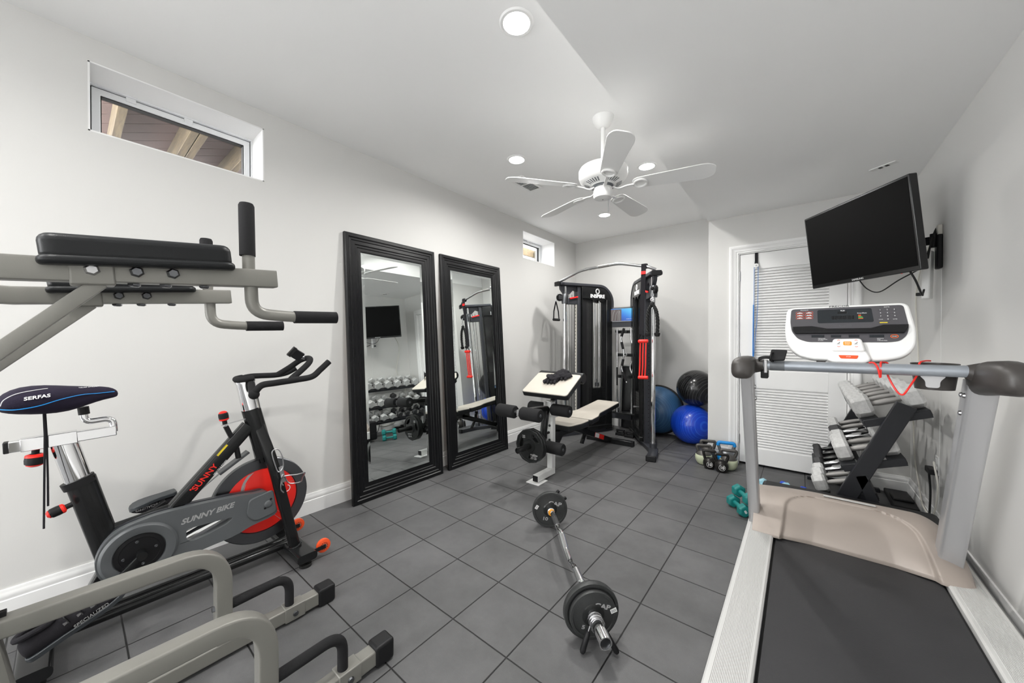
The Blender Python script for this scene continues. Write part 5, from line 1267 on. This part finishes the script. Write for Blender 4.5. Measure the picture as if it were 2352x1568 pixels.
mesh('adjustment_strut', MB().sweep([V(bx_, 3.45, .36), V(bx_, 3.42, .26), V(bx_, 3.33, .15)], rpoly(rect(.012, .045), .004), up=(1, 0, 0)), 'black_paint', t)
b = MB()
for z, y in ((.33, 3.44), (.28, 3.425), (.23, 3.39), (.18, 3.355)): b.lathe([(.009, 0), (.009, .001), (0, .001)], (bx_ + .0062, y, z), (1, 0, 0), 12)
mesh('strut_holes', b, 'steel', t)
mesh('rear_foot', MB().beam((bx_ - .27, 4.02, .03), (bx_ + .27, 4.04, .03), .06, .058), 'black_paint', t, bevel=.004)
for e in (-1, 1): mesh('foot_cap', MB().beam((bx_ + e * .262, 4.03 + e * .0095, .03), (bx_ + e * .285, 4.03 + e * .0105, .03), .064, .06), 'black_plastic', t, bevel=.004)
mesh('back_frame', MB().beam((bx_, 3.22, .385), (bx_, 3.9, .43), .1, .03), 'black_paint', t, bevel=.003)
def pad(nm, poly, o, u, v, th, bev=.012):
    p = mesh(nm, MB().prism(poly, Vector(o) - Vector(u).cross(Vector(v)).normalized() * th, u, v, th - .004), 'black_vinyl', t, bevel=bev, seg=3)
    mesh('pad_top', MB().prism([(q[0] * .985, q[1] * .985) for q in poly], Vector(o) - Vector(u).cross(Vector(v)).normalized() * .012, u, v, .013), 'pad_tan', p, bevel=.006, seg=3)
    return p
pad('seat_pad', rpoly([(-.13, -.17), (.13, -.17), (.165, .0), (.165, .17), (-.165, .17), (-.165, .0)], .035, 5), (bx_, 3.02, .44), (1, 0, 0), (0, 1, 0), .06)
sv = Vector((0, .8, .062)).normalized()
pad('back_pad', rpoly([(-.17, -.40), (.17, -.40), (.175, -.24), (.135, -.13), (.135, .40), (-.135, .40), (-.135, -.13), (-.175, -.24)], .03, 5), V(bx_, 3.60, .472), (1, 0, 0), sv, .055)
# preacher curl pad
mesh('pad_post', MB().beam((bx_, 2.795, .62), (bx_, 2.79, .82), .045, .045, (0, 1, 0)), 'black_paint', t, bevel=.003)
sv = Vector((0, .28, .155)).normalized(); pn = Vector((1, 0, 0)).cross(sv)
pp = pad('preacher_pad', rpoly([(-.24, -.17), (.24, -.17), (.235, .15), (-.235, .15)], .03, 5), V(bx_, 2.76, .835), (1, 0, 0), sv, .055)
mesh('armpit_roll', MB().lathe([(0, 0), (.045, 0), (.05, .008), (.05, .462), (.045, .47), (0, .47)], V(bx_ - .235, 2.76, .835) + sv * .165 - pn * .05, (1, 0, 0), 28), 'black_vinyl', pp)

# gloves on the preacher pad
for k, (dx, dy, rz, lb) in enumerate(((-.0, .035, .5, 'black workout glove lying lower on the tan preacher pad'), (.075, .105, -.3, 'black workout glove lying at the top of the tan preacher pad'))):
    o = V(bx_ + dx, 2.76, .838) + sv * dy
    g = thing('workout_glove', lb, 'glove', o, 'gloves on the preacher pad')
    def blob(c, r, seed):
        b = MB().ball((0, 0, 0), r, 28, 18); 
        for i, p in enumerate(b.v):
            f = 1 + .55 * noise.noise(Vector((p.x * 26 + seed, p.y * 26, p.z * 26 + k * 5))) + .25 * noise.noise(Vector((p.x * 70, p.y * 70 + seed, p.z * 70)))
            p = p * f
            w = Vector((1, 0, 0)) * (p.x * math.cos(rz) - p.y * math.sin(rz)) + sv * (p.x * math.sin(rz) + p.y * math.cos(rz)) + pn * max(p.z + r[2] * .55, 0.001)
            b.v[i] = o + Vector(c).x * Vector((1, 0, 0)) + Vector(c).y * sv + w
        return b
    mesh('palm', blob((0, 0, 0), (.085, .06, .032), 3 + k * 7), 'black_cloth', g, ang=70)
    for j in range(4):
        fx = -.05 + j * .03
        p0 = o + V(1, 0, 0) * fx + sv * (-.035) + pn * .016; p1 = p0 + V(1, 0, 0) * (-.012 + .006 * j) - sv * (.042 - .004 * abs(j - 1)) - pn * .004
        mesh('finger', MB().tube([p0, (p0 + p1) / 2 + pn * .004, p1], [.0135, .0135, .0115], 10), 'black_cloth', g)
    mesh('cuff_tab', MB().obox(o + V(1, 0, 0) * -.03 + sv * .035 + pn * .034, (1, .2, 0), sv, pn, .03, .018, .004), 'black_gloss', g, bevel=.001)
# ================================================================ CURL BARBELL on the floor, plates, collars
E_ = Vector((.7071, -.7071, 0)); Wd = Vector((.7071, .7071, 0)); Zv = Vector((0, 0, 1))
BZ = .1155
far, near = V(-1.275, 1.975, BZ), V(-.668, 1.345, BZ)
t = thing('curl_barbell', 'chrome zigzag curl barbell lying loaded on the rubber floor', 'barbell', (-.97, 1.66, 0))
pts = fil([far + E_ * .02, V(-1.225, 1.928, .119), V(-1.205, 1.905, .128), V(-1.075, 1.757, .147), V(-1.035, 1.72, .149), V(-.955, 1.636, .118), V(-.885, 1.566, .11), V(-.835, 1.514, .135), V(-.755, 1.436, .132), V(-.735, 1.414, .117), near - E_ * .02], .03, 6)
mesh('shaft', MB().tube(pts, .0155, 20), 'chrome', t)
mesh('knurled_grip', MB().tube([V(-1.185, 1.882, .1305), V(-1.09, 1.774, .1448)], .0159, 20), 'steel', t); mesh('knurled_grip', MB().tube([V(-.826, 1.506, .1347), V(-.765, 1.446, .1323)], .0159, 20), 'steel', t)
for c, s in ((far, -1), (near, 1)):
    d = E_ * s
    mesh('sleeve', MB().lathe([(.0, -.045), (.017, -.045), (.0245, -.04), (.0245, .168), (.021, .168), (.021, .162), (0, .162)], c, d, 32), 'chrome', t)
    mesh('collar_ring', MB().lathe([(.0155, -.056), (.02, -.056), (.02, -.043), (.0155, -.043)], c, d, 24), 'amber' if s < 0 else 'steel', t)
    mesh('sleeve_end', MB().lathe([(.0205, .1625), (0, .1625)], c, d, 24), 'dark_steel', t)
def plate(label, c, ax, r, th, words, rot=0.0, tagside=None, seed=0):
    """iron plate with three slot grips; ax points to the lettered face"""
    c = Vector(c); ax = Vector(ax).normalized()
    o = thing('weight_plate', label, 'weight plate', (c.x, c.y, max(0, c.z - r)))
    v0 = (Zv - ax * ax.z).normalized(); u0 = v0.cross(ax)
    u = u0 * math.cos(rot) + v0 * math.sin(rot); v = ax.cross(u)
    slots = []
    for k in range(3):
        a0 = math.pi / 2 + k * 2 * math.pi / 3 + .45; sp = .52
        sl = [(r * .80 * math.cos(a0 + sp * j / 5 - 0), r * .80 * math.sin(a0 + sp * j / 5 - 0)) for j in range(-5, 6)] + [(r * .66 * math.cos(a0 + sp * .9), r * .66 * math.sin(a0 + sp * .9)), (r * .66 * math.cos(a0 - sp * .9), r * .66 * math.sin(a0 - sp * .9))]
        slots.append(rpoly(sl, .004, 2)[::-1])
    mesh('disc', MB().prism(circ(r * .95, 64), c - ax * th * .28, u, v, th * .56, holes=[circ(.0252, 28)[::-1]] + slots), 'iron', o)
    mesh('rim', MB().lathe([(r * .86, -th * .3), (r * .88, -th / 2), (r * .98, -th / 2), (r, -th * .3), (r, th * .3), (r * .98, th / 2), (r * .88, th / 2), (r * .86, th * .3)], c, ax, 72), 'rim_iron', o)
    mesh('hub', MB().lathe([(.0252, -th / 2), (.04, -th / 2), (.046, -th * .3), (.046, th * .3), (.04, th / 2), (.0252, th / 2)], c, ax, 40), 'iron', o)
    for s, sz, x, y in words:
        text(s, sz * r, c + ax * th * .285 + u * x * r + v * y * r, u, v, 'letter_silver', o, ext=.0012, xs=1.35, bold=.0008)
    if tagside is not None:
        x, y, a = tagside; du = u * math.cos(a) + v * math.sin(a)
        mesh('price_tag', MB().obox(c + ax * (th * .5 + .002) + u * x * r + v * y * r, du, v * math.cos(a) - u * math.sin(a), ax, .026, .018, .0006), 'white_plastic', o)
        b = MB()
        for k in range(5): b.obox(c + ax * (th * .5 + .0026) + u * x * r + v * y * r + du * (-.008 + k * .004), du, v * math.cos(a) - u * math.sin(a), ax, .0018, .011, .0004)
        mesh('tag_print', b, 'shoe_grey', o)
    return o
plate('black iron plate marked 10 on the far end of the curl barbell', far, E_, .115, .028, [('CAP', .3, .22, .36), ('10', .25, -.18, -.55)], rot=-.2, tagside=(-.8, .05, 1.2))
plate('smaller black iron plate hidden outside the far plate of the curl barbell', far - E_ * .025, -E_, .095, .02, [('CAP', .3, .0, .5), ('5', .25, 0, -.55)])
plate('larger black iron plate on the near end of the curl barbell', near, E_, .1155, .028, [], rot=.5)
plate('smaller black iron plate with a paper tag on the near end of the curl barbell', near + E_ * .0255, E_, .097, .02, [('CAP', .27, .3, .42), ('5', .22, -.3, -.55)], rot=-.25, tagside=(.78, .38, .6))
def clip(label, c, ax, h1, h2):
    o = thing('spring_collar', label, 'collar', (c.x, c.y, 0))
    u = Vector(ax).cross(Zv).normalized()
    pts = [c + Vector(ax) * (i * .0011 - .012) + (u * math.cos(i * .5) + Zv * math.sin(i * .5)) * .0275 for i in range(38)]
    mesh('coil', MB().tube(pts, .0026, 8), 'steel', o)
    for h0, h in (h1, h2):
        mesh('wire', MB().tube([Vector(h0), Vector(h0) + (Vector(h) - Vector(h0)) * .3], .0026, 8), 'steel', o)
        mesh('handle', MB().tube([Vector(h0) + (Vector(h) - Vector(h0)) * .2, Vector(h0) + (Vector(h) - Vector(h0)) * .3, Vector(h0) + (Vector(h) - Vector(h0)) * .93, Vector(h)], [.007, .0105, .0115, .008], 12), 'black_plastic', o)
    return o
cn_ = near + E_ * .06
clip('black-handled spring collar on the near end of the curl barbell, handles touching the floor', cn_, E_, (cn_ - Wd * .024 + Zv * -.018, cn_ - Wd * .062 + E_ * .02 + V(0, 0, -BZ + .011)), (cn_ + Wd * .024 + Zv * -.018, cn_ + Wd * .075 + E_ * .035 + V(0, 0, -BZ + .011)))
cf = far - E_ * .055
clip('black-handled spring collar behind the far plate of the curl barbell', cf, -E_, (cf + Wd * .01 + Zv * .026, cf + Wd * .075 + V(0, 0, .095)), (cf + Wd * .027 + Zv * .008, cf + Wd * .125 + V(0, 0, .045)))
# plates on the leg developer
def poly_plate(label, c, r, th, words):
    c = Vector(c); ax = Vector((0, -1, 0)); o = thing('weight_plate', label, 'weight plate', (c.x, c.y, c.z - r))
    u, v = V(1, 0, 0), V(0, 0, 1)
    ng = circ(r, 12); slots = []
    for k in range(3):
        a0 = R(50) + k * 2 * math.pi / 3; sp = .5
        slots.append(rpoly([(r * .74 * math.cos(a0 + sp * j / 4), r * .74 * math.sin(a0 + sp * j / 4)) for j in range(-4, 5)] + [(r * .52 * math.cos(a0 + sp * .7), r * .52 * math.sin(a0 + sp * .7)), (r * .52 * math.cos(a0 - sp * .7), r * .52 * math.sin(a0 - sp * .7))], .008, 3)[::-1])
    mesh('disc', MB().prism(ng, c + V(0, th * .3, 0), u, v, th * .6, holes=[circ(.0255, 24)[::-1]] + slots), 'iron', o, bevel=.002)
    mesh('rim', MB().prism(ng, c + V(0, th * .5, 0), u, v, th, holes=[[(p[0] * .88, p[1] * .88) for p in ng][::-1]]), 'iron', o, bevel=.003)
    mesh('hub', MB().lathe([(.0255, -th * .55), (.05, -th * .55), (.055, -th * .3), (.055, th * .3), (.05, th * .55), (.0255, th * .55)], c, ax, 32), 'iron', o)
    for s, sz, x, z in words: text(s, sz, c + V(x, -th * .31, z), u, v, 'letter_silver', o, ext=.001, bold=.0005)
    return o
poly_plate('twelve-sided black iron plate in front on the weight bench peg', (bx_, 2.425, .335), .142, .03, [('25', .032, -.06, .07), ('25 LB', .026, .04, -.095), ('STANDARD', .014, .045, -.07)])
poly_plate('twelve-sided black iron plate behind another on the weight bench peg', (bx_, 2.458, .335), .142, .03, [])

# ================================================================ KETTLEBELLS
def kettlebell(label, p, r, h, hw, body, handle, rz, mark=None, band=None, belt=None, tr=.014):
    o = thing('kettlebell', label, 'kettlebell', (p[0], p[1], 0), 'kettlebells by the closet door', rz)
    mesh('bell', MB().lathe([(0, 0), (r * .55, 0), (r * .78, r * .18), (r * .96, r * .6), (r, r * .95), (r * .94, r * 1.35), (r * .72, r * 1.72), (r * .4, r * 1.9), (0, r * 1.95)], (0, 0, 0), n=40), body, o, local=True, ang=60)
    zt = h - tr
    pts = fil([V(-hw * .62, 0, r * 1.35), V(-hw, 0, zt - .02), V(-hw * .95, 0, zt), V(hw * .95, 0, zt), V(hw, 0, zt - .02), V(hw * .62, 0, r * 1.35)], .035, 7)
    mesh('handle', MB().tube(pts, tr, 16), handle, o, local=True)
    if band: mesh('grip_sleeve', MB().tube(fil([V(-hw, 0, zt - .03), V(-hw * .95, 0, zt), V(hw * .95, 0, zt), V(hw, 0, zt - .03)], .035, 7), tr * 1.12, 16), band, o, local=True)
    if belt:
        w = mesh('vinyl_jacket', MB().lathe([(r * .6, .001), (r * .82, r * .16), (r * 1.02, r * .6), (r * 1.05, r * .95), (r * 1.0, r * 1.3), (r * .97, r * 1.32)], (0, 0, 0), n=40), belt, o, local=True, ang=60)
    if mark:
        text(mark, r * .62, (0, -r * 1.0, r * .92), (1, 0, 0), (0, .12, 1), 'letter_white', o, ext=.002, local=True, bold=.0006)
        mesh('weight_ring', MB().torus((0, -r * .955, r * .92), (0, -1, .12), r * .45, .0012, 28, 6), 'letter_white', o, local=True)
    return o
kettlebell('small black kettlebell marked 10, front left of the kettlebells', (-.672, 3.825), .054, .178, .05, 'kettle_black', 'kettle_black', R(14), '10', tr=.0125)
kettlebell('small black kettlebell marked 10, front right of the kettlebells', (-.566, 3.795), .057, .172, .052, 'kettle_black', 'kettle_black', R(14), '10', tr=.0125)
kettlebell('grey kettlebell with sage green base, left in the middle row', (-.74, 3.93), .072, .195, .06, 'kettle_grey', 'kettle_grey', R(20), belt='sage')
kettlebell('grey kettlebell with sage green base, right in the middle row', (-.525, 3.915), .072, .19, .064, 'kettle_grey', 'kettle_grey', R(12), belt='sage')
kettlebell('steel kettlebell with a bright blue grip, rear right by the door casing', (-.565, 4.06), .076, .222, .07, 'kettle_steel', 'kettle_steel', R(12), band='sky_blue', belt='sky_blue', tr=.0145)
kettlebell('dark grey kettlebell with tall handle, rear left of the kettlebells', (-.725, 4.06), .074, .212, .064, 'kettle_grey', 'kettle_grey', R(20), tr=.0145)

# ================================================================ HEX DUMBBELLS
PROT = {}
def dumbbell(label, p, Rr, hl, gap, head, grip, hr, rot=(0, 0, 0), group=None, mark=None, lift=True):
    """axis along local X, centred; Rr = across flats / 2"""
    key = (Rr, hl, gap, head, grip, hr, mark)
    if key in PROT:
        o = dup(PROT[key], p, label, rot, group)
        return o
    o = thing('dumbbell', label, 'dumbbell', p, group); o.rotation_euler = rot
    Rc = Rr / math.cos(R(30))
    hexp = [(Rc * math.cos(R(60 * i)), Rc * math.sin(R(60 * i))) for i in range(6)]
    for s in (-1, 1):
        rings = []
        for f, x in ((.80, gap / 2), (1, gap / 2 + hl * .2), (1, gap / 2 + hl * .8), (.80, gap / 2 + hl)):
            rings.append([Vector((s * x, q[0] * f, q[1] * f)) for q in hexp])
        k = mesh('head', MB().loft(rings), head, o, local=True, bevel=.0025 if head != 'teal' else .005, ang=30)
        if mark and s > 0:
            text(mark, Rr * .8, (s * (gap / 2 + hl) + .0006, -.002, 0), (0, 1, 0), (0, 0, 1), 'letter_white', o, ext=.0006, local=True, bold=.0006)
    if grip == 'straight_teal': mesh('handle', MB().rod((-gap / 2 - .002, 0, 0), (gap / 2 + .002, 0, 0), hr, 20), head, o, local=True)
    else:
        prof = [(hr * .82, -gap / 2 - .002), (hr * .85, -gap * .42), (hr * 1.0, -gap * .3), (hr * 1.1, 0), (hr * 1.0, gap * .3), (hr * .85, gap * .42), (hr * .82, gap / 2 + .002)]
        mesh('handle', MB().lathe(prof, (0, 0, 0), (1, 0, 0), 20), grip, o, local=True)
    PROT[key] = o
    return o
a8 = math.atan2(-.126, .079)
dumbbell('teal 8 pound dumbbell lying on the floor beside the treadmill', (-.341, 3.003, .040), .0395, .055, .095, 'teal', 'straight_teal', .0155, (R(30), 0, a8), 'teal dumbbells', '8')
dumbbell('teal 8 pound dumbbell stacked on top of the other teal dumbbell', (-.310, 3.018, .119), .0395, .055, .095, 'teal', 'straight_teal', .0155, (R(30), 0, a8), 'teal dumbbells', '8')
dumbbell('pale blue dumbbell on the floor behind the treadmill hood, left one', (-.245, 3.50, .0425), .041, .045, .09, 'light_blue', 'straight_teal', .014, (R(30), 0, R(80)), 'small coloured dumbbells behind the treadmill')
dumbbell('pale blue dumbbell on the floor behind the treadmill hood, next to the dark blue one', (-.142, 3.545, .0425), .041, .045, .09, 'light_blue', 'straight_teal', .014, (R(30), 0, R(30)), 'small coloured dumbbells behind the treadmill')
dumbbell('dark blue dumbbell on the floor behind the treadmill hood', (-.04, 3.60, .039), .0375, .045, .085, 'blue_vinyl', 'straight_teal', .014, (R(30), 0, R(-15)), 'small coloured dumbbells behind the treadmill')

# ---- three-tier rack
t = thing('dumbbell_rack', 'dark three-tier dumbbell rack standing behind the treadmill', 'dumbbell rack', (.3, 3.45, 0))
TA = R(20); ty0, ty1 = 2.96, 4.06
ta = Vector((math.cos(TA), 0, math.sin(TA))); tn = Vector((-math.sin(TA), 0, math.cos(TA)))
tiers = [(.395, .859), (.305, .57), (.195, .335)]
for y in (ty0 - .02, ty1 + .02):
    mesh('side_frame', MB().obox((.281, y, .43), (.387, 0, .92), (0, 1, 0), (.92, 0, -.387), .935, .03, .085), 'dark_frame', t, bevel=.004)
    mesh('rear_leg', MB().obox((.36, y, .21), (-.16, 0, .42), (0, 1, 0), (.42, 0, .16), .46, .03, .05), 'dark_frame', t, bevel=.003)
    mesh('foot', MB().box(.05, .5, y - .02, y + .02, 0, .03), 'dark_frame', t, bevel=.004)
for cx, cz in tiers:
    rr = .064 if cz > .8 else .058 if cz > .5 else .052
    c = Vector((cx, 0, cz)) - tn * (rr + .004)
    for k, s in ((-.105, -1), (.105, 1)):
        p = c + ta * k
        b = MB().obox(p + V(0, (ty0 + ty1) / 2, 0) - tn * .002, ta, (0, 1, 0), tn, .075, ty1 - ty0 + .01, .004)
        b.obox(p + ta * s * .037 + V(0, (ty0 + ty1) / 2, 0) - tn * .018, ta, (0, 1, 0), tn, .004, ty1 - ty0 + .01, .03)
        mesh('shelf_rail', b, 'dark_frame', t)
    for y in (ty0 - .0, ty1):
        mesh('shelf_bracket', MB().beam(c + ta * -.13 + V(0, y, -.024), c + ta * .15 + V(0, y, -.024), .02, .042), 'dark_frame', t, bevel=.003)
G = 'dumbbells on the rack'
ordn = ['nearest', 'second', 'third', 'fourth', 'fifth', 'sixth', 'seventh']
def on_rack(tier, i, y, spec, txt):
    cx, cz = tiers[tier]; Rr, hl, gap, head, grip, hr = spec
    rr = (.064, .058, .052)[tier]
    c = Vector((cx, y, cz)) + tn * (Rr - rr)
    tn_ = ['top', 'middle', 'bottom'][tier]
    dumbbell('%s, %s from the treadmill on the %s rack tier' % (txt, ordn[i], tn_), c, Rr, hl, gap, head, grip, hr, (R(30), -TA, 0), G)
BIG, MID = (.064, .088, .132, 'hex_grey', 'knurl_steel', .0165), (.062, .08, .132, 'hex_grey', 'knurl_steel', .0165)
for i in range(6):
    on_rack(0, i, 3.05 + i * .185, (BIG, BIG, BIG, MID, MID, MID)[i], 'large grey hex dumbbell')
M1, M2, M3, M4 = (.058, .078, .13, 'hex_grey', 'knurl_steel', .0165), (.054, .07, .13, 'hex_grey', 'chrome', .0155), (.054, .07, .13, 'hex_black', 'chrome', .0155), (.052, .066, .13, 'hex_grey', 'knurl_steel', .0155)
for i in range(6):
    on_rack(1, i, 3.045 + i * .178, (M1, M1, M2, M3, M4, M4)[i], 'black hex dumbbell with bright handle' if i == 3 else 'medium grey hex dumbbell')
S1, S2, S3, S4 = (.052, .07, .125, 'hex_grey', 'knurl_steel', .0155), (.047, .06, .125, 'hex_grey', 'chrome', .0145), (.047, .055, .125, 'hex_black', 'chrome', .0145), (.045, .05, .12, 'hex_black', 'black_gloss', .0145)
for i in range(7):
    on_rack(2, i, 3.04 + i * .152, (S1, S1, S2, S3, S4, S4, S4)[i], 'small grey hex dumbbell' if i < 3 else 'small black hex dumbbell')
c = thing('floor_tray', 'low black tray lying in the corner beside the dumbbell rack', 'tray', (.6, 3.9, 0))
mesh('tray', MB().box(.525, .655, 3.72, 4.12, 0, .035), 'black_plastic', c, bevel=.006)
mesh('lid', MB().box(.54, .65, 3.84, 3.98, .0345, .05), 'black_plastic', c, bevel=.006)
